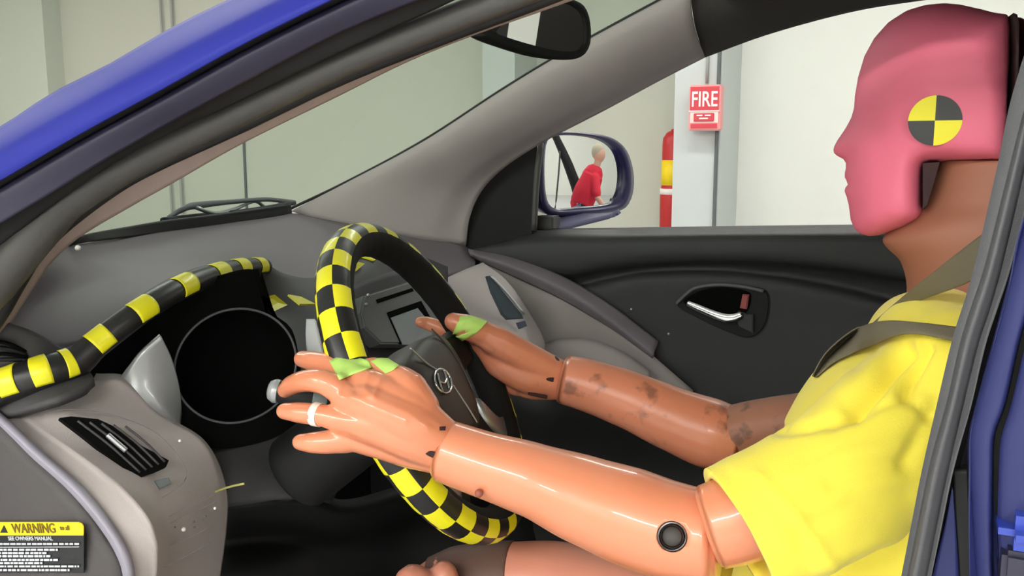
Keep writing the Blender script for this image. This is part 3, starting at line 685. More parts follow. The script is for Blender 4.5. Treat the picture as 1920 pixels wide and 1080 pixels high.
# dial binnacle
D0 = q(440, 686, -.10); DN = Vector((.80, -.42, .25)).normalized()
ring = []
for k in range(72):
    a = 2*PI*k/72; ring.append(qp(441+114*math.cos(a)+6*math.sin(a), 686-107*math.sin(a)-4*math.cos(a), D0, DN))
bz = from_bm('dial_ring', tube_bm(ring, .0016, 8, steps=144, closed=True), m_seal2, car)
rc_ = sum(ring, Vector())/72
bm, V = grid_bm([ring, [p-DN*.03 for p in ring], [rc_+(p-rc_)*.8-DN*.07 for p in ring]], closed=True); bm.faces.new(V[-1])
from_bm('dial_cup', bm, m_void, bz)
patch('binnacle_shroud', [[p+DN*-.004 for p in [qp(a, b, D0, DN) for a, b in L]] for L in (
    [(150, 700), (200, 640), (300, 565), (400, 520), (480, 505), (488, 548)], [(200, 760), (240, 700), (290, 640), (380, 585), (450, 572), (492, 582)],)], m_void, car, th=.006)
bm = bmesh.new()
outer = crv([qp(a, b, D0, DN)-DN*.002 for a, b in ((165, 690), (250, 600), (340, 545), (420, 520), (490, 505), (482, 550), (496, 582), (515, 590), (547, 615), (560, 660), (566, 720), (548, 800), (440, 840), (340, 830), (260, 790))], 72, closed=True)
# order both loops to start nearest to each other
k0 = min(range(72), key=lambda i: (ring[i]-outer[0]).length)
cen = rc_; ax = (ring[0]-cen).normalized(); ay = DN.cross(ax)
ang = lambda p: math.atan2((p-cen).dot(ay), (p-cen).dot(ax))
outer = sorted(outer, key=ang); rg2 = sorted(ring, key=ang)
bm, V = grid_bm([rg2, outer], closed=True)
from_bm('binnacle_face', bm, m_void, car)
tape_list = [tape_on(LP, lipr, s_of_px(LP, a), s_of_px(LP, b), -12, 118, m_tp, lip) for a, b in TAPES]

# centre hood
CH = [(470, 578, .10), (510, 572, .14), (560, 568, .20), (610, 552, .28), (650, 515, .38), (700, 492, .48), (760, 490, .58), (830, 515, .72)]
chood = patch('centre_hood', [T3([(500, 495, .12), (540, 515, .22), (590, 520, .30), (640, 490, .40), (690, 470, .50), (760, 470, .60), (840, 500, .75)]),
                      T3([(480, 565, .10), (530, 552, .16), (580, 555, .22), (630, 520, .32), (690, 485, .44), (760, 488, .56), (840, 512, .70)]),
                      T3([(480, 590, .08), (530, 590, .14), (590, 585, .20), (640, 540, .30), (700, 505, .42), (760, 505, .54), (840, 530, .68)]),
                      T3([(553, 690, .03), (590, 700, .10), (620, 660, .17), (655, 600, .27), (710, 530, .40), (770, 525, .52), (840, 545, .66)])], m_dash2, car, th=.01)
def quadtape(L, y):
    c = [q(a, b, yy) for (a, b), yy in zip(L, y)]
    n = (c[1]-c[0]).cross(c[2]-c[0]).normalized()
    if n.dot(CAM-c[0]) < 0: n = -n
    return plate('yellow_tape', [p+n*.004 for p in c], n, .003, m_yellow, chood)
quadtape([(481, 560), (512, 553), (536, 572), (506, 586)], [.03, .06, .08, .035])
quadtape([(538, 556), (562, 560), (590, 574), (560, 574)], [.115, .145, .16, .11])
quadtape([(655, 488), (681, 496), (664, 510), (650, 503)], [.36, .40, .36, .33])
quadtape([(664, 480), (676, 474), (709, 486), (700, 491)], [.42, .45, .48, .44])
patch('silver_trim_strip', [T3([(574, 598, .10), (590, 598, .105)]), T3([(573, 630, .09), (597, 632, .095)]), T3([(576, 668, .08), (603, 668, .085)])], mat('silver_trim_lamp_glare', (250, 250, 252), .5), car, th=.01, nu=8)  # near-white colour carries the lamp's reflection on the silver
# centre stack
cs = patch('centre_stack', [T3([(640, 545, .30), (700, 520, .38), (760, 505, .46), (820, 520, .55), (860, 570, .62)]),
                     T3([(648, 590, .27), (700, 570, .35), (770, 545, .44), (830, 560, .53), (870, 610, .6)]),
                     T3([(655, 640, .24), (700, 640, .32), (760, 640, .40), (830, 640, .48), (880, 670, .56)]),
                     T3([(680, 720, .22), (740, 740, .30), (800, 760, .38), (860, 780, .46), (910, 800, .54)])], m_dash2, car, th=.01)
CS0 = q(740, 600, .365); csn = Vector((.9, -.12, .35)).normalized()
def cp(L, off=.0): return [qp(a, b, CS0, csn)+csn*off for a, b in L]
cpl = plate('stack_surround', cp([(662, 592), (668, 560), (770, 528), (800, 560), (830, 620), (815, 650), (700, 650), (668, 620)], .02), csn, .03, mat('grey_stack_plastic', (96, 98, 98), .5), cs, bev=.003)
plate('display_recess', cp([(709, 592), (774, 570), (794, 606), (790, 650), (735, 650)], .021), csn, .004, m_void, cpl)
plate('display_film', cp([(716, 602), (766, 584), (790, 612), (796, 652), (738, 652)], .0225), csn, .002, m_screen, cpl)
plate('disc_slot', cp([(689, 568), (757, 546), (760, 552), (692, 575)], .021), csn, .004, m_void, cpl)
for a, b in ((674, 560), (670, 577)):
    bm = bmesh.new(); bmesh.ops.create_uvsphere(bm, u_segments=10, v_segments=6, radius=.003, matrix=Matrix.Translation(cp([(a, b)], .021)[0])); from_bm('button', bm, m_silver, cpl)
# far end of the dash with vent
fe = patch('passenger_dash_end', [T3([(835, 522, .80), (870, 506, .86), (906, 492, .92)]), T3([(850, 560, .78), (900, 540, .85), (948, 524, .93)]), T3([(880, 610, .76), (940, 590, .84), (990, 580, .93)]),
                           T3([(930, 660, .75), (980, 650, .82), (1022, 640, .91)]), T3([(960, 690, .75), (1000, 684, .82), (1022, 668, .90)])], m_taupe, car, th=.02)
E0n = Vector((.75, -.62, .25)).normalized(); EP = q(940, 560, .83)
def ep(L, off): return [qp(a, b, EP, E0n)+E0n*off for a, b in L]
fv = plate('end_vent', ep([(909, 519), (916, 518), (975, 590), (978, 598), (948, 600), (938, 590), (918, 548)], .012), E0n, .01, mat('blue_grey_vent', (62, 72, 80), .5), fe, bev=.002)
from_bm('vent_edge', tube_bm(ep([(916, 519), (945, 550), (978, 590)], .014), .003, 8, steps=12), m_silver, fv)
plate('dimmer_wheel', ep([(965, 606), (980, 602), (984, 612), (970, 618)], .012), E0n, .006, mat('slate_wheel', (70, 72, 92), .5), fe)

# knee panel, column cover, lower void
patch('knee_panel', [T3([(395, 850, -.15), (440, 833, -.12), (520, 812, -.07), (590, 800, -.03), (625, 800, 0)]),
                     T3([(415, 900, -.15), (470, 888, -.12), (540, 882, -.08), (610, 878, -.04), (645, 880, -.0)]),
                     T3([(420, 952, -.15), (480, 943, -.12), (550, 933, -.09), (595, 940, -.06), (622, 945, -.03)])], m_door, car, th=.02)
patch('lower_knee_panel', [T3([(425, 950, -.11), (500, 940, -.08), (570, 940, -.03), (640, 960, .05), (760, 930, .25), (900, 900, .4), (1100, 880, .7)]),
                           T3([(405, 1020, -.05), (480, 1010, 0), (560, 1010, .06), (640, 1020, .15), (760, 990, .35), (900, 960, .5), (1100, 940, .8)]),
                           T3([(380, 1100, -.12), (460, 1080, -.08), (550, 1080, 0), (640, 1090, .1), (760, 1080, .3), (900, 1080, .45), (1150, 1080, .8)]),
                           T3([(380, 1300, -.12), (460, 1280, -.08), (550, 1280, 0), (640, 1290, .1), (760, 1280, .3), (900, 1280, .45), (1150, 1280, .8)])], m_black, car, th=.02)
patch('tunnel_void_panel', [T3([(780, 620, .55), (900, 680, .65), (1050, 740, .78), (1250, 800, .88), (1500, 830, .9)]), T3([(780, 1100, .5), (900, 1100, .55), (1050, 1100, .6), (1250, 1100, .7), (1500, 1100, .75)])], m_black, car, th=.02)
# cable tie
from_bm('cable_tie', tube_bm(T3([(395, 925, -.19), (430, 913, -.20), (457, 907, -.21)]), .0013, 6), mat('pale_yellow_nylon', (196, 190, 110), .5), car)

box('firewall', -1.32, -1.28, -.36, 1.1, .25, 1.08, m_black, car)
box('far_lower_door', -1.3, .5, 1.09, 1.13, .3, .8, m_door, car)
# near B pillar
patch('pillar_backing', [[q(a+4, b, -.362) for a, b in ((1990, 140), (1917, 418), (1862, 620), (1800, 780), (1770, 900), (1750, 990), (1735, 1095), (1715, 1200))], [q(a, b, -.362) for a, b in ((2080, 140), (2080, 418), (2080, 620), (2080, 780), (2080, 900), (2080, 990), (2080, 1095), (2080, 1200))]], m_navy, car, th=.01)
def yb(a): return a
B1 = [(1960, 60), (1920, 190), (1890, 300), (1860, 420), (1835, 513), (1815, 569), (1794, 637), (1770, 746), (1738, 856), (1713, 978), (1690, 1095), (1670, 1200)]
B2 = [(1975, 100), (1945, 200), (1925, 300), (1900, 410), (1874, 518), (1856, 580), (1836, 640), (1803, 774), (1774, 900), (1756, 990), (1735, 1095), (1715, 1200)]
B3 = [(1990, 140), (1970, 240), (1944, 330), (1917, 418), (1892, 518), (1876, 580), (1860, 640), (1827, 762), (1802, 865), (1785, 925), (1748, 1095), (1728, 1200)]
patch('centre_pillar_seal', [[q(a, b, -.375) for a, b in B1], [q((a+c)/2-3, (b+d)/2, -.40) for (a, b), (c, d) in zip(B1, B2)], [q(a, b, -.392) for a, b in B2]], m_seal2, car, th=.012, nu=60)
patch('centre_pillar_gap', [[q(a-2, b, -.386) for a, b in B2], [q(a+1, b, -.380) for a, b in B3]], m_rubber, car, th=.012, nu=60)
K1 = [(1990, 140), (1917, 418), (1892, 518), (1860, 640), (1827, 762), (1815, 815), (1815, 884), (1819, 966), (1827, 1095), (1835, 1200)]
K2 = [(2060, 140), (1960, 440), (1936, 560), (1913, 640), (1885, 762), (1866, 815), (1863, 884), (1862, 966), (1864, 1095), (1866, 1200)]
patch('centre_pillar_skin', [[q(a, b, -.385) for a, b in K1], [q(a+8, b, -.405) for a, b in K1], [q(a-8, b, -.41) for a, b in K2], [q(a, b, -.40) for a, b in K2]], m_blue_in, car, th=.012, nu=60)
K3 = [(2075, 140), (1972, 440), (1946, 560), (1925, 640), (1896, 762), (1878, 823), (1874, 884), (1872, 966), (1876, 1095), (1880, 1200)]
patch('pillar_groove', [[q(a-2, b, -.398) for a, b in K2], [q(a+2, b, -.398) for a, b in K3]], m_rubber, car, th=.012, nu=60)
K4 = [(2180, 140), (2100, 440), (2060, 560), (2040, 640), (2020, 762), (2010, 823), (2010, 884), (2010, 966), (2010, 1095), (2010, 1200)]
patch('outer_pillar_skin', [[q(a, b, -.40) for a, b in K3], [q(a+6, b, -.415) for a, b in K3], [q(a, b, -.42) for a, b in K4]], m_blue_in, car, th=.012, nu=60)
patch('pillar_inner_skin', [[q(a, b, -.384) for a, b in ((1785, 915), (1772, 985), (1745, 1095), (1725, 1200))], [q(a, b, -.384) for a, b in ((1786, 915), (1792, 985), (1799, 1095), (1805, 1200))]], m_blue_in, car, th=.01)
patch('pillar_dark_seam', [[q(a, b, -.383) for a, b in ((1786, 880), (1792, 985), (1799, 1095), (1805, 1200))], [q(a, b, -.384) for a, b in ((1816, 880), (1820, 985), (1828, 1095), (1835, 1200))]], m_rubber, car, th=.01)
hb = box('door_latch_block', q(1872, 1000, -.43).x, q(1990, 1000, -.43).x, -.435, -.40, q(1900, 1036, -.43).z, q(1900, 970, -.43).z, mat('bright_blue_bracket', (44, 66, 172), .35, coat=.3), car, .008)
box('latch_recess', q(1882, 1000, -.425).x, q(1990, 1000, -.425).x, -.428, -.39, q(1900, 1120, -.43).z, q(1900, 1040, -.43).z, m_navy, hb, .003)

# ================================================================ steering wheel (part of the car)
WC = Vector((-.533, -.055, 1.1525)); tl, yw = R_(28.9), R_(12.83)
WN = Vector((math.cos(tl)*math.cos(yw), math.cos(tl)*math.sin(yw), math.sin(tl)))
W1 = Vector((0, 0, 1)).cross(WN).normalized(); W2 = WN.cross(W1)
WR, wr = .1853, .0205
def wpt(u, v, h=0): return WC+W1*u+W2*v+WN*h
def rim(a, phi=0, r=0): 
    a = R_(a); rad = W1*math.cos(a)+W2*math.sin(a); return WC+rad*(WR+r*math.cos(R_(phi)))+WN*(r*math.sin(R_(phi)))
NT = 42; NU = NT*4; NV = 24
bm = bmesh.new(); V = []
for i in range(NU):
    a = 143.3+i*360/NU
    V.append([bm.verts.new(rim(a, 30+j*360/NV, wr*(1+.012*math.sin(i*1.7+j)))) for j in range(NV)])
for i in range(NU):
    for j in range(NV):
        f = bm.faces.new((V[i][j], V[(i+1) % NU][j], V[(i+1) % NU][(j+1) % NV], V[i][(j+1) % NV]))
        tile = i//4; ph = 30+(j+.5)*360/NV
        if ph > 180: ph -= 360
        colm = math.floor((ph-30)/60)
        if -90 < ph < 90: f.material_index = 1 if (tile+colm) % 2 == 0 and False or (tile+colm) % 2 == 1 else 0
        else: f.material_index = 2
bmesh.ops.recalc_face_normals(bm, faces=bm.faces)
sw = from_bm('steering_wheel', bm, [m_btape, m_yellow, m_blackcloth], car)
def dome(name, L, h0, h1, m, parent, n=64, k=1.0, edge=.82):
    c = Vector((sum(a for a, b in L)/len(L), sum(b for a, b in L)/len(L), 0))
    P = crv([Vector((a, b, 0)) for a, b in L], n, closed=True)
    prof = [(1.0, 0), (1.0, .5), (.97, .8), (.9, .95), (.7, 1.0), (.35, 1.03), (.05, 1.04)]
    rows = []
    for s, h in prof:
        rows.append([wpt(c.x+(p.x-c.x)*s, c.y+(p.y-c.y)*s, h0+(h1-h0)*h) for p in P])
    bm, V = grid_bm(rows, closed=True); bm.faces.new(V[-1]); bm.faces.new(list(reversed(V[0])))
    bmesh.ops.recalc_face_normals(bm, faces=bm.faces)
    return from_bm(name, bm, m, parent)
hub = dome('hub_pad', [(-.072, .030), (-.03, .042), (.03, .046), (.072, .036), (.085, .0), (.07, -.05), (.035, -.085), (-.035, -.085), (-.07, -.05), (-.085, .0)], -.035, .018, m_hub, sw)
for sgn in (-1, 1):
    dome('spoke', [(sgn*.07, .025), (sgn*.13, .028), (sgn*.178, .03), (sgn*.178, -.012), (sgn*.13, -.02), (sgn*.07, -.025)], -.02, .004, m_black, sw)
    dome('lower_spoke', [(sgn*.03, -.07), (sgn*.065, -.05), (sgn*.10, -.10), (sgn*.13, -.125), (sgn*.10, -.150), (sgn*.07, -.135)], -.02, .003, m_black, sw)
    dome('silver_spoke_trim', [(sgn*.085, -.055), (sgn*.10, -.075), (sgn*.125, -.10), (sgn*.145, -.105), (sgn*.125, -.13), (sgn*.10, -.118), (sgn*.08, -.085)], -.012, .010, m_silver, sw)
def wline(L, h, r, m, parent, name): return from_bm(name, tube_bm([wpt(u, v, h) for u, v in L], r, 8, steps=24), m, parent)
# pad seams
wline([(-.062, .045), (-.04, .02), (-.02, .005)], .0195, .0012, m_silver, hub, 'pad_seam')
wline([(.0, -.02), (.008, -.05), (.012, -.075)], .0195, .0012, m_silver, hub, 'pad_seam')
wline([(.03, .05), (.052, .02), (.06, -.01), (.055, -.045)], .0185, .0012, m_seal, hub, 'pad_seam')
# emblem: oval ring with slanted H
EU, EV = -.024, -.008
bm = tube_bm([wpt(EU+.025*math.cos(2*PI*k/40), EV+.0145*math.sin(2*PI*k/40), .0205) for k in range(40)], .0014, 8, steps=80, closed=True)
emb = from_bm('emblem', bm, m_chrome, hub)
for L in ([(-.018, -.009), (-.013, 0), (-.005, .011)], [(.005, -.011), (.013, 0), (.018, .009)], [(-.012, .002), (0, -.003), (.012, -.001)]):
    wline([(u+EU, v+EV) for u, v in L], .0205, .0014, m_chrome, emb, 'emblem_stroke')
# column and stalks
col_ = from_bm('steering_column', tube_bm([wpt(0, 0, -.03), wpt(0, -.01, -.10), wpt(0, -.03, -.22)], [(.045, .042), (.048, .045), (.05, .05)], 24, bev=.006), m_black, car)
stk = from_bm('indicator_stalk', tube_bm([qd(690, 770, 1.0), qd(640, 755, 1.0), qd(600, 748, 1.0), qd(560, 742, 1.0), qd(518, 733, 1.0)], [.008, .009, .012, .013, .012], 16, bev=.003), m_black, car)
from_bm('stalk_tip', tube_bm([qd(526, 735, 1.0), qd(516, 733, 1.0), qd(504, 731, 1.0)], [.0125, .0135, .010], 16, bev=.002), m_silver2, stk)
from_bm('stalk_collar', tube_bm([qd(590, 748, 1.0), qd(605, 750, 1.0), qd(618, 752, 1.0)], [.0135, .014, .0135], 16, bev=.001), m_conduit, stk)

# ================================================================ crash test dummy
dum = thing('crash_test_dummy', 'crash test dummy with pink head and yellow T-shirt holding the chequered steering wheel', 'dummy', (0.05, 0, .75))
# head from its profile, rounded edges
prof = [(1862, 27), (1840, 20), (1800, 10), (1770, 7), (1735, 10), (1700, 20), (1665, 42), (1638, 72), (1620, 105), (1608, 145), (1602, 180), (1601, 200), (1596, 220), (1585, 240), (1570, 262), (1561, 278), (1562, 288),
        (1570, 294), (1583, 299), (1587, 305), (1586, 315), (1583, 322), (1582, 333), (1588, 341), (1592, 346), (1584, 351), (1582, 358), (1587, 369), (1591, 385), (1594, 412), (1602, 430), (1615, 440), (1630, 443), (1650, 441), (1700, 424), (1726, 408), (1733, 395),
        (1733, 370), (1733, 335), (1735, 308), (1780, 303), (1840, 303), (1884, 303), (1887, 200), (1892, 110), (1894, 60), (1890, 32)]
HP = [q(a, b, 0) for a, b in prof]
def inflate(name, outline, wf, rf, m, parent, step=.006):
    """solid with the side outline given (plane y=0); half width wf(x,z), edge rounding rf(x,z)"""
    P2 = []
    n = len(outline)
    for i in range(n):
        a, b = outline[i], outline[(i+1) % n]; k = max(1, int((b-a).length/.003))
        for j in range(k): P2.append(Vector((a.x+(b.x-a.x)*j/k, a.z+(b.z-a.z)*j/k)))
    nb = len(P2)
    def dist(p):
        best = 9
        for i in range(nb):
            a, b = P2[i], P2[(i+1) % nb]; d = b-a; t = max(0, min(1, (p-a).dot(d)/max(1e-12, d.length_squared)))
            best = min(best, (a+d*t-p).length)
        return best
    def inside(p):
        c = False
        for i in range(nb):
            a, b = P2[i], P2[(i+1) % nb]
            if (a.y > p.y) != (b.y > p.y) and p.x < (b.x-a.x)*(p.y-a.y)/(b.y-a.y)+a.x: c = not c
        return c
    x0, x1 = min(p.x for p in P2), max(p.x for p in P2); z0, z1 = min(p.y for p in P2), max(p.y for p in P2)
    pts = list(P2); dd = [0.0]*nb
    # near-boundary offset points
    area2 = sum(P2[i].x*P2[(i+1) % nb].y-P2[(i+1) % nb].x*P2[i].y for i in range(nb))
    sg = 1 if area2 > 0 else -1
    for off in (.0006, .002, .0045):
        for i in range(nb):
            t = (P2[(i+1) % nb]-P2[i-1]); 
            if t.length < 1e-9: continue
            t.normalize(); p = P2[i]+Vector((-t.y, t.x))*sg*off
            if inside(p):
                d = dist(p)
                if d > off*.8: pts.append(p); dd.append(d)
    x = x0
    while x < x1:
        z = z0
        while z < z1:
            p = Vector((x+random.uniform(-.0004, .0004), z))
            if inside(p):
                d = dist(p)
                if d > .0065: pts.append(p); dd.append(d)
            z += step
        x += step
    res = delaunay_2d_cdt(pts, [(i, (i+1) % nb) for i in range(nb)], [], 1, 1e-7)
    vs, fs, orig = res[0], res[2], res[3]
    bm = bmesh.new(); A, B = [], []
    for i, v in enumerate(vs):
        o_ = orig[i][0] if orig[i] else 0
        d = dd[o_] if o_ < len(dd) else 0
        wv = wf(v.x, v.y); D = rf(v.x, v.y)
        t = min(1, d/D); h = wv*math.sqrt(max(0, 1-(1-t)**2))
        if d < 1e-6:
            vv = bm.verts.new((v.x, 0, v.y)); A.append(vv); B.append(vv)
        else:
            A.append(bm.verts.new((v.x, -h, v.y))); B.append(bm.verts.new((v.x, h, v.y)))
    for f in fs:
        try:
            bm.faces.new([A[i] for i in f]); bm.faces.new([B[i] for i in reversed(f)])
        except ValueError: pass
    bmesh.ops.recalc_face_normals(bm, faces=bm.faces)
    return from_bm(name, bm, m, parent)
xn, xf = q(1562, 285, 0).x, q(1601, 200, 0).x
xb = q(1887, 200, 0).x; zj = q(1733, 303, 0).z
def hw(x, z):
    t = min(1, max(0, (x-xn)/.085)); w_ = .012+.066*(t**.75)
    return min(.078, w_)
def hr(x, z):
    top = max(0, min(1, (z-(zj+.04))/.06)); front = max(0, min(1, 1-(x-xn)/.12))
    back = max(0, min(1, (xb-x)/.07))
    return .007+.003+.050*max(top, 0)*(.12+.88*back)+.028*front
head = inflate('head', HP, hw, hr, m_head, dum)
sm = head.modifiers.new('s', 'SMOOTH'); sm.factor = .5; sm.iterations = 4; bake(head)
# a shallow eye hollow
for v in head.data.vertices:
    P = v.co+Vector(dum.location); px, py = proj(P)
    if P.y < 0:
        g = math.exp(-(((px-1628)/24)**2+((py-232)/30)**2)); v.co.y += .006*g
        g = math.exp(-(((px-1612)/30)**2+((py-335)/40)**2)); v.co.y -= .003*g
# gap band and skull cap
gp = [(1885, 34), (1902, 40), (1906, 60), (1904, 200), (1900, 300), (1884, 300), (1887, 200), (1892, 110)]
inflate('skull_gap', [q(a, b, 0) for a, b in gp], lambda x, z: .070, lambda x, z: .004, m_gap, dum)
cp_ = [(1906, 32), (1940, 50), (1975, 90), (1995, 160), (1985, 230), (1950, 290), (1902, 302), (1906, 200), (1908, 100)]
inflate('skull_cap', [q(a, b, 0) for a, b in cp_], lambda x, z: .072, lambda x, z: .03, m_headdark, dum)
# target marker on the cheek, four quadrants, each lying on the head side
MK = qd(1752, 225, 1)
ys = -hw(q(1752, 225, -.078).x, 0)-.0006
mc = q(1753, 226, ys); mr = (q(1803, 226, ys)-q(1701, 226, ys)).length/2
mk = None
for k in range(4):
    bm = bmesh.new(); c0 = bm.verts.new(mc); rg = [bm.verts.new(mc+Vector((mr*math.cos(PI/2*(k+j/12)), 0, mr*math.sin(PI/2*(k+j/12))))) for j in range(13)]
    for j in range(12): bm.faces.new((c0, rg[j], rg[j+1]))
    ext = bmesh.ops.extrude_face_region(bm, geom=bm.faces[:]); bmesh.ops.translate(bm, verts=[e for e in ext['geom'] if isinstance(e, bmesh.types.BMVert)], vec=(0, .0015, 0))
    bmesh.ops.recalc_face_normals(bm, faces=bm.faces)
    from_bm('target_marker', bm, m_pblk if k % 2 == 0 else m_pyel, head, False)
# dark wedge standing in for the shade behind the jaw
plate('jaw_shadow_wedge', [q(a, b, -.052) for a, b in ((1730, 306), (1762, 304), (1752, 340), (1738, 385), (1730, 392))], hn, .10, m_gap, dum)
# neck
def ell(name, secs, m, parent, n=40):
    """closed loft of elliptical sections: (cx, cz, y, rx, ry, tilt)"""
    rows = []
    for (c, rx, ry, tx) in secs:
        ax = Vector((math.cos(tx), 0, math.sin(tx)))
        rows.append([c+ax*(rx*math.cos(2*PI*j/n))+Vector((0, ry*math.sin(2*PI*j/n), 0)) for j in range(n)])
    cols = [crv([r[j] for r in rows], 8*len(rows)) for j in range(n)]
    rows = [[cols[j][i] for j in range(n)] for i in range(8*len(rows))]
    bm, V = grid_bm(rows, closed=True); bm.faces.new(V[-1]); bm.faces.new(list(reversed(V[0])))
    bmesh.ops.recalc_face_normals(bm, faces=bm.faces)
    return from_bm(name, bm, m, parent)
def sec(fx, fy, rx, ry, tx=0.0):
    f = q(fx, fy, 0); ax = Vector((math.cos(tx), 0, math.sin(tx))); return (f+ax*rx, rx, ry, tx)
ell('neck', [sec(1752, 300, .058, .055, 0), sec(1722, 380, .066, .058, .1), sec(1655, 448, .085, .064, .25), sec(1688, 490, .075, .066, .25), sec(1700, 540, .075, .068, .2), sec(1690, 590, .08, .075, .1), sec(1660, 650, .085, .08, 0)], m_neck, dum)

# shirt: torso + shoulder + sleeves remeshed to one skin
bm = bmesh.new()
def add_ell(bm, secs, n=48):
    rows = []
    for (c, rx, ry, tx) in secs:
        ax = Vector((math.cos(tx), 0, math.sin(tx)))
        rows.append([c+ax*(rx*math.copysign(abs(math.cos(2*PI*j/n))**.9, math.cos(2*PI*j/n)))+Vector((0, ry*math.copysign(abs(math.sin(2*PI*j/n))**.9, math.sin(2*PI*j/n)), 0)) for j in range(n)])
    cols = [crv([r[j] for r in rows], 8*len(rows)) for j in range(n)]
    V = [[bm.verts.new(cols[j][i]) for j in range(n)] for i in range(8*len(rows))]
    for i in range(len(V)-1):
        for j in range(n): bm.faces.new((V[i][j], V[i][(j+1) % n], V[i+1][(j+1) % n], V[i+1][j]))
    bm.faces.new(V[-1]); bm.faces.new(list(reversed(V[0])))
add_ell(bm, [sec(1712, 556, .075, .080, .15), sec(1668, 585, .085, .105, .2), sec(1615, 625, .10, .14, .2), sec(1550, 675, .12, .165, .15), sec(1505, 725, .125, .18, .1), sec(1474, 780, .13, .185, .05), sec(1448, 850, .135, .185, 0), sec(1420, 950, .135, .18, 0), sec(1382, 1050, .14, .18, 0), sec(1360, 1200, .15, .18, 0)])
SL = [qd(1775, 735, .765), qd(1690, 800, .745), qd(1600, 880, .735), qd(1500, 942, .728), qd(1435, 978, .725), qd(1400, 996, .724)]
capsule(bm, SL, [.060, .061, .058, .057, .0575, .0575], n=32, steps=40)
tube_bm([SL[-2], SL[-1], SL[-1]+(SL[-1]-SL[-2]).normalized()*.04], [.058, .0575, .057], 32, bm=bm)
capsule(bm, [q(1720, 640, .02), q(1760, 655, -.10), q(1790, 700, -.18)], [.05, .055, .05], n=24)
# far sleeve
capsule(bm, [q(1760, 690, .17), q(1680, 770, .20), q(1590, 800, .21)], [.058, .054, .050], n=24)
sh = from_bm('t_shirt', bm, m_shirt, dum)
remesh(sh, .0045, 10, .6)
# fold grooves on real geometry
FOLDS = [([(1600, 765), (1645, 715), (1690, 655)], 18, .020), ([(1700, 735), (1715, 690), (1735, 650)], 13, .013), ([(1560, 800), (1640, 765), (1700, 745), (1760, 790)], 9, .004), ([(1460, 806), (1520, 800), (1580, 780)], 10, .006),
         ([(1420, 890), (1490, 960), (1560, 1060)], 10, -.002), ([(1560, 900), (1640, 880), (1740, 850)], 22, .003), ([(1500, 1000), (1600, 950), (1700, 930)], 20, .003), ([(1480, 900), (1600, 850), (1730, 830)], 16, -.002),
         ([(1760, 760), (1720, 820), (1700, 870)], 16, .005), ([(1540, 1060), (1640, 1010), (1710, 1000)], 18, -.005), ([(1700, 600), (1640, 640), (1600, 680)], 18, .003), ([(1358, 880), (1405, 950), (1460, 1040)], 3, .0012)]
base = Vector(dum.location)
sh.data.update()
nrm = [v.normal.copy() for v in sh.data.vertices]
for v, nn in zip(sh.data.vertices, nrm):
    P = v.co+base
    if nn.dot((CAM-P).normalized()) < -.1: continue
    px, py = proj(P); disp = 0
    for L, wdt, amp in FOLDS:
        best = 1e9
        for (a, b), (c, d) in zip(L, L[1:]):
            dx, dy = c-a, d-b; t = max(0, min(1, ((px-a)*dx+(py-b)*dy)/(dx*dx+dy*dy)))
            best = min(best, math.hypot(px-a-dx*t, py-b-dy*t))
        if best < wdt*3: disp -= amp*math.exp(-(best/wdt)**2)
    disp += .0012*noise.noise(P*16)+.0004*noise.noise(P*60)
    v.co += nn*disp
# open the near cuff
cut = bmesh.new()
ax = (SL[-1]-SL[-2]).normalized()
cuffn = (ax+Vector((0, 0, 0))).normalized()
tube_bm([SL[-1]+ax*.10, SL[-1]+ax*.03, SL[-1]-ax*.01, SL[-1]-ax*.05], [.049, .049, .049, .046], 32, bm=cut)
cu = from_bm('cutter', cut, m_shirt)
pl = bmesh.new(); e = SL[-1]+ax*.006
fa, fb = frame_at(ax, Vector((0, 0, 1)))
mtx = Matrix((ax, fb, fa)).transposed().to_4x4(); mtx.translation = e+ax*.1
bmesh.ops.create_cube(pl, size=.2, matrix=mtx); bmesh.ops.recalc_face_normals(pl, faces=pl.faces); cu2 = from_bm('cutter2', pl, m_shirt)
for c_ in (cu, cu2):
    b = sh.modifiers.new('b', 'BOOLEAN'); b.operation = 'DIFFERENCE'; b.object = c_; b.solver = 'EXACT'
bake(sh)
bpy.data.objects.remove(cu); bpy.data.objects.remove(cu2)
if len(sh.data.materials) == 0: sh.data.materials.append(m_shirt)

# near arm
def outl(L): return L
UA = [qd(1325, 990, .742), qd(1375, 975, .738), qd(1430, 955, .734), qd(1560, 880, .74)]
from_bm('upper_arm', tube_bm(UA, [.034, .036, .037, .038], 28, steps=30, bev=.006), m_skin, dum)
FA = [qd(828, 843, .872), qd(900, 868, .86), qd(1000, 900, .842), qd(1090, 935, .822), qd(1180, 968, .80), qd(1260, 995, .78), qd(1330, 1008, .765), qd(1350, 1010, .762)]
fr = [58, 61, 69, 82, 91, 91, 88, 84]; fd = [.872, .86, .842, .822, .80, .78, .765, .762]
rads = [r*d/FPX for r, d in zip(fr, fd)]
near_fore = from_bm('forearm', tube_bm(FA, rads, 40, steps=60, bev=.006), m_skin, dum)
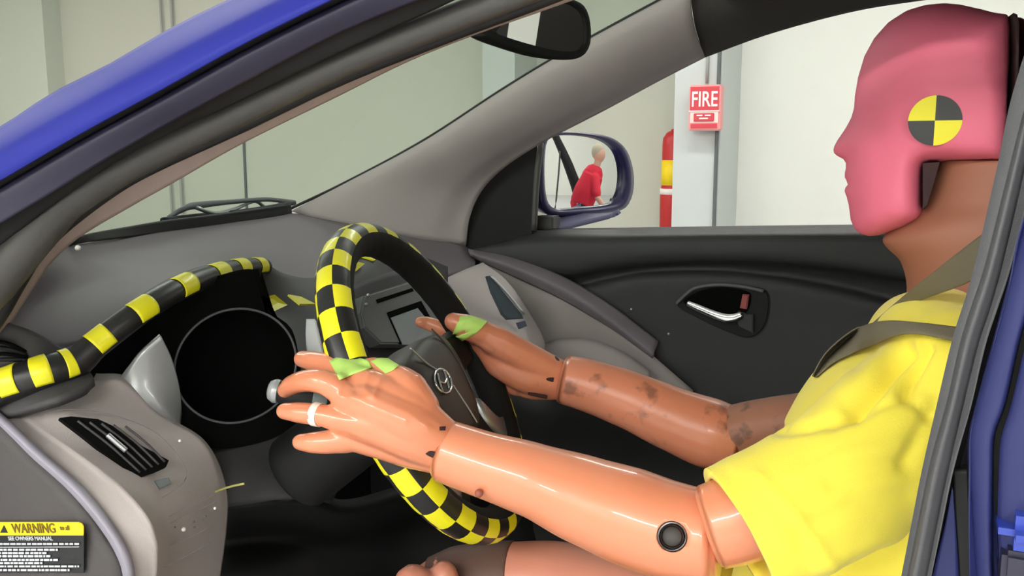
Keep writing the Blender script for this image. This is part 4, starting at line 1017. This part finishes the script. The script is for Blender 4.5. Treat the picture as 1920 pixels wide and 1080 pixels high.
# elbow opening
EH = qd(1260, 1006, .78); eh_n = (CAM-EH).normalized(); rr_ = rads[5]
surf = EH+eh_n*(rr_*.93)
cutb = tube_bm([surf+eh_n*.02, surf-eh_n*.008, surf-eh_n*.035], .0125, 24)
cu = from_bm('cutter', cutb, m_gap)
b = near_fore.modifiers.new('b', 'BOOLEAN'); b.operation = 'DIFFERENCE'; b.object = cu; b.solver = 'EXACT'
bake(near_fore); bpy.data.objects.remove(cu)
from_bm('elbow_bolt', tube_bm([surf-eh_n*.030, surf-eh_n*.02, surf-eh_n*.012], .0095, 24, bev=.002), mat('dark_steel', (66, 66, 64), .45, metal=.8), near_fore)
from_bm('elbow_bushing', tube_bm([surf-eh_n*.0345+(RT*math.cos(2*PI*k/24)+UP*math.sin(2*PI*k/24))*.0118+eh_n*.014 for k in range(24)], .0016, 8, steps=48, closed=True), m_silver, near_fore)
bm = bmesh.new(); bmesh.ops.create_uvsphere(bm, u_segments=16, v_segments=8, radius=.004, matrix=Matrix.Translation(qd(898, 925, .86-.033))); from_bm('moulding_mark', bm, mat('brown_mark', (150, 84, 66), .6), near_fore)

# near hand
def hd(px, py, d): return qd(px, py, d)
bm = bmesh.new()
WRc = hd(812, 838, .872)
# back of the hand as merging metacarpal limbs
def limbpx(L):
    capsule(bm, [qd(a, b, d) for a, b, d, r in L], [r*d/FPX for a, b, d, r in L], n=16, steps=None)
limbpx([(835, 822, .870, 36), (770, 765, .862, 36), (700, 728, .872, 34), (658, 712, .885, 27)])
limbpx([(835, 836, .868, 42), (770, 795, .855, 44), (700, 762, .858, 40), (648, 745, .868, 30)])
limbpx([(835, 846, .870, 42), (775, 822, .860, 44), (700, 795, .860, 40), (645, 785, .868, 30)])
limbpx([(835, 852, .874, 40), (770, 838, .872, 40), (700, 823, .875, 34), (648, 815, .880, 28)])
limbpx([(790, 770, .868, 38), (765, 728, .872, 34), (735, 706, .885, 26), (705, 700, .90, 20)])
# fingers
limbpx([(662, 706, .888, 24), (625, 687, .905, 21), (590, 678, .925, 19.5), (566, 673, .945, 16)])
limbpx([(650, 742, .868, 27), (612, 718, .868, 24), (575, 714, .880, 21), (548, 722, .900, 19), (534, 732, .915, 15)])
limbpx([(645, 788, .866, 27), (605, 779, .868, 21), (565, 774, .876, 20), (533, 771, .886, 16)])
limbpx([(652, 822, .878, 28), (620, 828, .876, 23), (590, 830, .878, 20.5), (563, 829, .884, 16)])
# thumb round the rim on the driver side
limbpx([(770, 730, .872, 34), (735, 705, .88, 24), (705, 690, .895, 20), (680, 690, .91, 17)])
nh = from_bm('hand', bm, m_skin, dum)
remesh(nh, .0018, 5, .5)
base = Vector(dum.location)
# tendon ridges and webs on the back
nh.data.update()
nrm = [v.normal.copy() for v in nh.data.vertices]
RID = [([(662, 745), (690, 760), (760, 790)], 7, .0012), ([(690, 700), (684, 730), (700, 742), (712, 715)], 6, .0015), ([(640, 745), (690, 745), (760, 775), (800, 800)], 9, .0012), ([(640, 790), (700, 800)], 10, .0008), ([(668, 735), (655, 700)], 6, -.0012), ([(770, 690), (800, 730)], 12, -.0008)]
for v, nn in zip(nh.data.vertices, nrm):
    P = v.co+base; px, py = proj(P)
    if nn.dot((CAM-P).normalized()) < .1: continue
    for L, wdt, amp in RID:
        best = 1e9
        for (a, b), (c, d) in zip(L, L[1:]):
            dx, dy = c-a, d-b; t = max(0, min(1, ((px-a)*dx+(py-b)*dy)/(dx*dx+dy*dy)))
            best = min(best, math.hypot(px-a-dx*t, py-b-dy*t))
        if best < wdt*3: v.co += nn*amp*math.exp(-(best/wdt)**2)
# wrist slot marks (dark recesses)
def slot(L, dep, r, parent, m=m_gap):
    return from_bm('wrist_slot', tube_bm([qd(a, b, d) for (a, b), d in zip(L, dep)], r, 10, steps=10), m, parent)
# tapes on the near hand
def band(L, d, r, w_, m, parent, name, a0=-180, a1=180):
    return from_bm(name, tube_bm([qd(a, b, dd) for (a, b), dd in zip(L, d)], r, 28, steps=8, caps=False), m, parent)
tp = band([(589, 776), (602, 778.5)], [.872, .869], 22.5*.87/FPX, 0, m_whitetape, nh, 'white_tape_ring')
tp.modifiers.new('t', 'SOLIDIFY').thickness = .0006
# far arm
FA2 = [qd(1052, 710, 1.262), qd(1100, 722, 1.255), qd(1180, 750, 1.243), qd(1260, 785, 1.228), qd(1330, 812, 1.215), qd(1390, 830, 1.205)]
fr2 = [46, 49, 54, 60, 66, 60]; fd2 = [1.262, 1.255, 1.243, 1.228, 1.215, 1.205]
ff = from_bm('forearm', tube_bm(FA2, [r*d/FPX for r, d in zip(fr2, fd2)], 40, steps=50, bev=.006), m_skin_far, dum)
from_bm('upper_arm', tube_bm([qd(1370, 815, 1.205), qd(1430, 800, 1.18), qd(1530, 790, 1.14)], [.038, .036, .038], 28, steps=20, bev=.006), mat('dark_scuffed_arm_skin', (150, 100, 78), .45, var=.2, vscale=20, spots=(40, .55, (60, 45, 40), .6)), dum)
bm = bmesh.new()
limbpx([(1050, 705, 1.262, 30), (1000, 680, 1.245, 32), (940, 645, 1.225, 30), (890, 618, 1.215, 24)])
limbpx([(1050, 715, 1.262, 32), (990, 705, 1.25, 34), (935, 680, 1.24, 28), (915, 662, 1.24, 20)])
limbpx([(1050, 722, 1.262, 28), (1000, 722, 1.262, 28), (960, 722, 1.262, 20)])
limbpx([(900, 622, 1.215, 26), (872, 612, 1.205, 24), (850, 603, 1.20, 18)])
limbpx([(905, 630, 1.235, 22), (880, 628, 1.26, 18), (850, 622, 1.285, 16), (800, 606, 1.29, 13), (788, 604, 1.285, 11)])
limbpx([(905, 645, 1.245, 20), (875, 650, 1.275, 16), (840, 650, 1.29, 14), (800, 642, 1.29, 10)])
limbpx([(905, 655, 1.25, 18), (870, 668, 1.28, 14), (840, 668, 1.295, 12), (815, 660, 1.295, 10)])
limbpx([(1000, 680, 1.262, 20), (950, 690, 1.275, 18), (900, 685, 1.29, 14), (870, 678, 1.295, 11)])
fh = from_bm('hand', bm, m_skin_far, dum)
remesh(fh, .0024, 5, .5)
slot([(997, 706), (1016, 709), (1038, 712)], [1.2345]*3, .0032, fh)
slot([(990, 737), (1008, 741), (1026, 745)], [1.238]*3, .0026, fh)
bm = bmesh.new(); bmesh.ops.create_uvsphere(bm, u_segments=20, v_segments=10, radius=.012, matrix=Matrix.Translation(qd(1034, 676, 1.250)) @ Matrix.Diagonal((1, .7, .6, 1))); from_bm('wrist_socket', bm, mat('dark_socket', (70, 60, 54), .6), fh)
# legs and lap
th_ = from_bm('thigh', tube_bm([qd(790, 1110, 1.12), qd(850, 1095, 1.11), qd(960, 1090, 1.09), qd(1060, 1100, 1.06), qd(1300, 1180, .98)], [.030, .042, .046, .050, .06], 32, steps=40, bev=.01), m_leg, dum)
from_bm('thigh_shadow_band', tube_bm([qd(812, 1103, 1.115), qd(860, 1095, 1.11), qd(925, 1091, 1.095), qd(965, 1091, 1.088)], [.038, .0455, .0475, .048], 32, steps=16, bev=.002), mat('thigh_shadow_brown', (88, 62, 54), .6), dum)  # brown band round the thigh, painting in the wheel's shadow
bm = bmesh.new()
capsule(bm, [qd(775, 1096, 1.04), qd(800, 1120, 1.04)], [.024, .026]); capsule(bm, [qd(832, 1078, 1.05), qd(838, 1120, 1.05)], [.017, .02])
remesh(from_bm('knee', bm, m_leg, dum), .003, 4)
ell('shorts', [(qd(1120, 1105, 1.02), .03, .05, 0), (qd(1180, 1110, 1.0), .05, .07, 0), (qd(1300, 1120, .97), .07, .09, 0), (qd(1400, 1130, .95), .08, .12, 0)], mat('yellow_shorts_cotton', (232, 196, 60), .9, bump=.2, bscale=500), dum)

# ================================================================ seat belt
sb = thing('seat_belt', 'olive grey seat belt strap crossing the neck and shoulder of the yellow T-shirt', 'seat belt', q(1650, 620, -.1))
from mathutils.bvhtree import BVHTree
def bvh_of(o):
    b = bmesh.new(); b.from_mesh(o.data); t = BVHTree.FromBMesh(b); b.free(); return t
def on(px, py, tr, base, off, fb):
    d = ray(px, py); h = tr.ray_cast(CAM-base, d.normalized())
    if h[0] is None: return None
    return h[0]+base-d.normalized()*off
def drape(name, A, B, tr, base, off, m, parent, fb, n=36, k=7, th=.0012):
    """strip between two pixel curves laid on a surface; where the surface ends it runs on at the last depth"""
    A = crv([Vector((a, b, 0)) for a, b in A], n); B = crv([Vector((a, b, 0)) for a, b in B], n)
    rows = []
    for i in range(k):
        t = i/(k-1); deps = []
        for a, b in zip(A, B):
            p = a.lerp(b, t); h = on(p.x, p.y, tr, base, off, None)
            deps.append((p, None if h is None else (h-CAM).dot(FW)))
        last = None
        for u, (p, d) in enumerate(deps):
            if d is None:
                near = [(abs(u-v), deps[v][1]) for v in range(len(deps)) if deps[v][1] is not None]
                d = (min(near)[1]+.0) if near else fb
            deps[u] = (p, d)
        ds = [d for _, d in deps]
        ds = [min(ds[max(0, u-2):u+3]) for u in range(len(ds))]
        for _ in range(2): ds = [(ds[max(0, u-1)]+ds[u]*2+ds[min(len(ds)-1, u+1)])/4 for u in range(len(ds))]
        rows.append([qd(p.x, p.y, d) for (p, _), d in zip(deps, ds)])
    return patch(name, rows, m, parent, th=th, nu=n, nv=k)
tsh = bvh_of(sh); dbase = Vector(dum.location)
strap_n = lambda name, A, B: patch(name, [A, [a.lerp(b, .5) for a, b in zip(A, B)], B], m_belt, sb, th=.0018, nu=50)
strap_n('shoulder_webbing', [q(a, b, y) for a, b, y in ((1900, 395, -.30), (1850, 432, -.26), (1780, 486, -.20), (1710, 542, -.14), (1670, 575, -.10), (1634, 607, -.075))],
      [q(a, b, y) for a, b, y in ((1900, 480, -.30), (1838, 515, -.26), (1790, 540, -.20), (1730, 562, -.14), (1690, 580, -.11), (1640, 606, -.08))])
drape('chest_webbing', [(1830, 617), (1790, 612), (1720, 604), (1660, 601), (1615, 612), (1575, 638), (1545, 668), (1524, 706)],
      [(1830, 645), (1790, 638), (1720, 625), (1680, 628), (1640, 645), (1600, 660), (1560, 680), (1530, 706)], tsh, dbase, .010, m_belt, sb, .9)
thn = bvh_of(nh)
drape('green_tape', [(617, 676), (636, 668), (660, 667), (692, 676)], [(636, 712), (650, 706), (672, 697), (697, 688)], thn, dbase, .0012, m_green, nh, .87, 20, 9, .0008)
drape('green_tape', [(695, 676), (710, 671), (727, 671)], [(722, 700), (736, 694), (748, 684)], thn, dbase, .0012, m_green, nh, .87, 20, 9, .0008)
drape('wrist_slot', [(824, 800), (836, 799)], [(824, 807), (835, 807)], thn, dbase, .0006, m_gap, nh, .85, 6, 4, .0005)
drape('wrist_slot', [(798, 851), (806, 846), (822, 849)], [(800, 853), (810, 858), (822, 862)], thn, dbase, .0006, m_gap, nh, .85, 10, 4, .0005)
tfh = bvh_of(fh)
drape('green_tape', [(862, 593), (885, 592), (915, 602)], [(842, 644), (862, 642), (895, 624)], tfh, dbase, .0015, m_green, fh, 1.2, 20, 9, .0008)

# ================================================================ people and gear seen in the wing mirror
pr = thing('person', 'person in a red top leaning forward, seen small in the wing mirror', 'person', (TGT.x, TGT.y, 0))
tx, ty = TGT.x, TGT.y
bm = bmesh.new()
# leaning towards +y side
capsule(bm, [(tx, ty, .80), (tx, ty+0.060, 1.0), (tx, ty+0.144, 1.22)], [(.16, .18), (.17, .2), (.14, .17)], n=24)
capsule(bm, [(tx, ty+0.144, 1.22), (tx-.02, ty+0.180, 1.32), (tx-.02, ty+0.204, 1.40)], [.07, .055, .055], n=16)
capsule(bm, [(tx-.15, ty+0.132, 1.18), (tx-.28, ty+0.150, .98), (tx-.35, ty+0.252, .86)], [.055, .042, .035], n=14)
capsule(bm, [(tx+.15, ty+0.132, 1.18), (tx+.24, ty+0.150, .98), (tx+.22, ty+0.252, .86)], [.055, .042, .035], n=14)
bmesh.ops.create_icosphere(bm, subdivisions=3, radius=1, matrix=Matrix.Translation((tx-.02, ty+0.228, 1.50)) @ Matrix.Diagonal((.075, .095, .115, 1)))
for sx in (-.09, .09):
    capsule(bm, [(tx+sx, ty, .84), (tx+sx*1.1, ty+0.036, .45), (tx+sx*1.1, ty+0.012, .06)], [.09, .06, .045], n=16)
    capsule(bm, [(tx+sx*1.1, ty+0.024, .04), (tx+sx*1.1, ty+0.096, .035)], [.04, .03], n=12)
body = from_bm('body', bm, m_skinp, pr); remesh(body, .012, 3)
bm = bmesh.new()
capsule(bm, [(tx, ty+0.006, .84), (tx, ty+0.060, 1.0), (tx, ty+0.144, 1.22)], [(.18, .2), (.19, .22), (.16, .19)], n=24)
capsule(bm, [(tx-.14, ty+0.132, 1.19), (tx-.27, ty+0.150, 1.0)], [.075, .065], n=14); capsule(bm, [(tx+.14, ty+0.132, 1.19), (tx+.24, ty+0.150, 1.0)], [.075, .065], n=14)
remesh(from_bm('red_top', bm, m_redshirt, pr), .012, 3)
bm = bmesh.new()
for sx in (-.09, .09): capsule(bm, [(tx+sx, ty, .82), (tx+sx*1.1, ty+0.036, .45), (tx+sx*1.1, ty+0.012, .12)], [.11, .08, .07], n=16)
remesh(from_bm('trousers', bm, m_jeans, pr), .012, 3)
bm = bmesh.new(); bmesh.ops.create_icosphere(bm, subdivisions=3, radius=1, matrix=Matrix.Translation((tx-.0, ty+0.213, 1.535)) @ Matrix.Diagonal((.088, .102, .120, 1))); from_bm('hair', bm, m_hair, pr)
pr.scale = (1.12, 1.2, .93)
# leaning black equipment post behind
gs = thing('equipment_stand', 'slanted black equipment boom on a thin stand, seen in the wing mirror', 'stand', (3.8, 1.9, 0))
from_bm('boom', tube_bm([(3.6, 2.45, .35), (3.7, 2.1, 1.0), (3.8, 1.6, 1.85)], [.13, .11, .07], 12, bev=.01), m_black, gs)
from_bm('stand_pole', tube_bm([(3.7, 1.75, .0), (3.7, 1.75, .8), (3.7, 1.78, 1.45)], .02, 10), m_seal, gs)
for k in range(3):
    a = 2*PI*k/3+.3; from_bm('leg', tube_bm([(3.7, 1.75, .3), (3.7+.2*math.cos(a), 1.75+.2*math.sin(a), .12), (3.7+.35*math.cos(a), 1.75+.35*math.sin(a), .012)], .012, 8), m_seal, gs)
ct = thing('tool_cart', 'low cart with a bent grey handle beside the person in red', 'cart', (2.5, 2.7, 0))
box('cart_body', 2.3, 2.8, 2.75, 3.2, .12, .78, m_black, ct, .01)
from_bm('push_handle', tube_bm([(2.35, 2.78, .75), (2.35, 2.95, 1.0), (2.55, 2.98, 1.05), (2.75, 2.95, 1.0), (2.75, 2.78, .75)], .014, 10), m_seal, ct)
for a in (2.36, 2.74):
    for b in (2.80, 3.15):
        from_bm('wheel', tube_bm([(a-.015, b, .06), (a+.015, b, .06)], .06, 20, steps=3, bev=.006), m_rubber, ct)

# car underbody: floor, wheels so the car stands on the hall floor
box('body_floor', -.6, 2.2, -.32, 1.02, .32, .42, m_black, car, .02)
for a in (-1.2, 1.45):
    for b in (-.35, 1.0):
        from_bm('road_wheel', tube_bm([(a, b-.09, .33), (a, b+.09, .33)], .33, 40, steps=3, upv=Vector((0, 0, 1)), bev=.03), m_rubber, car)
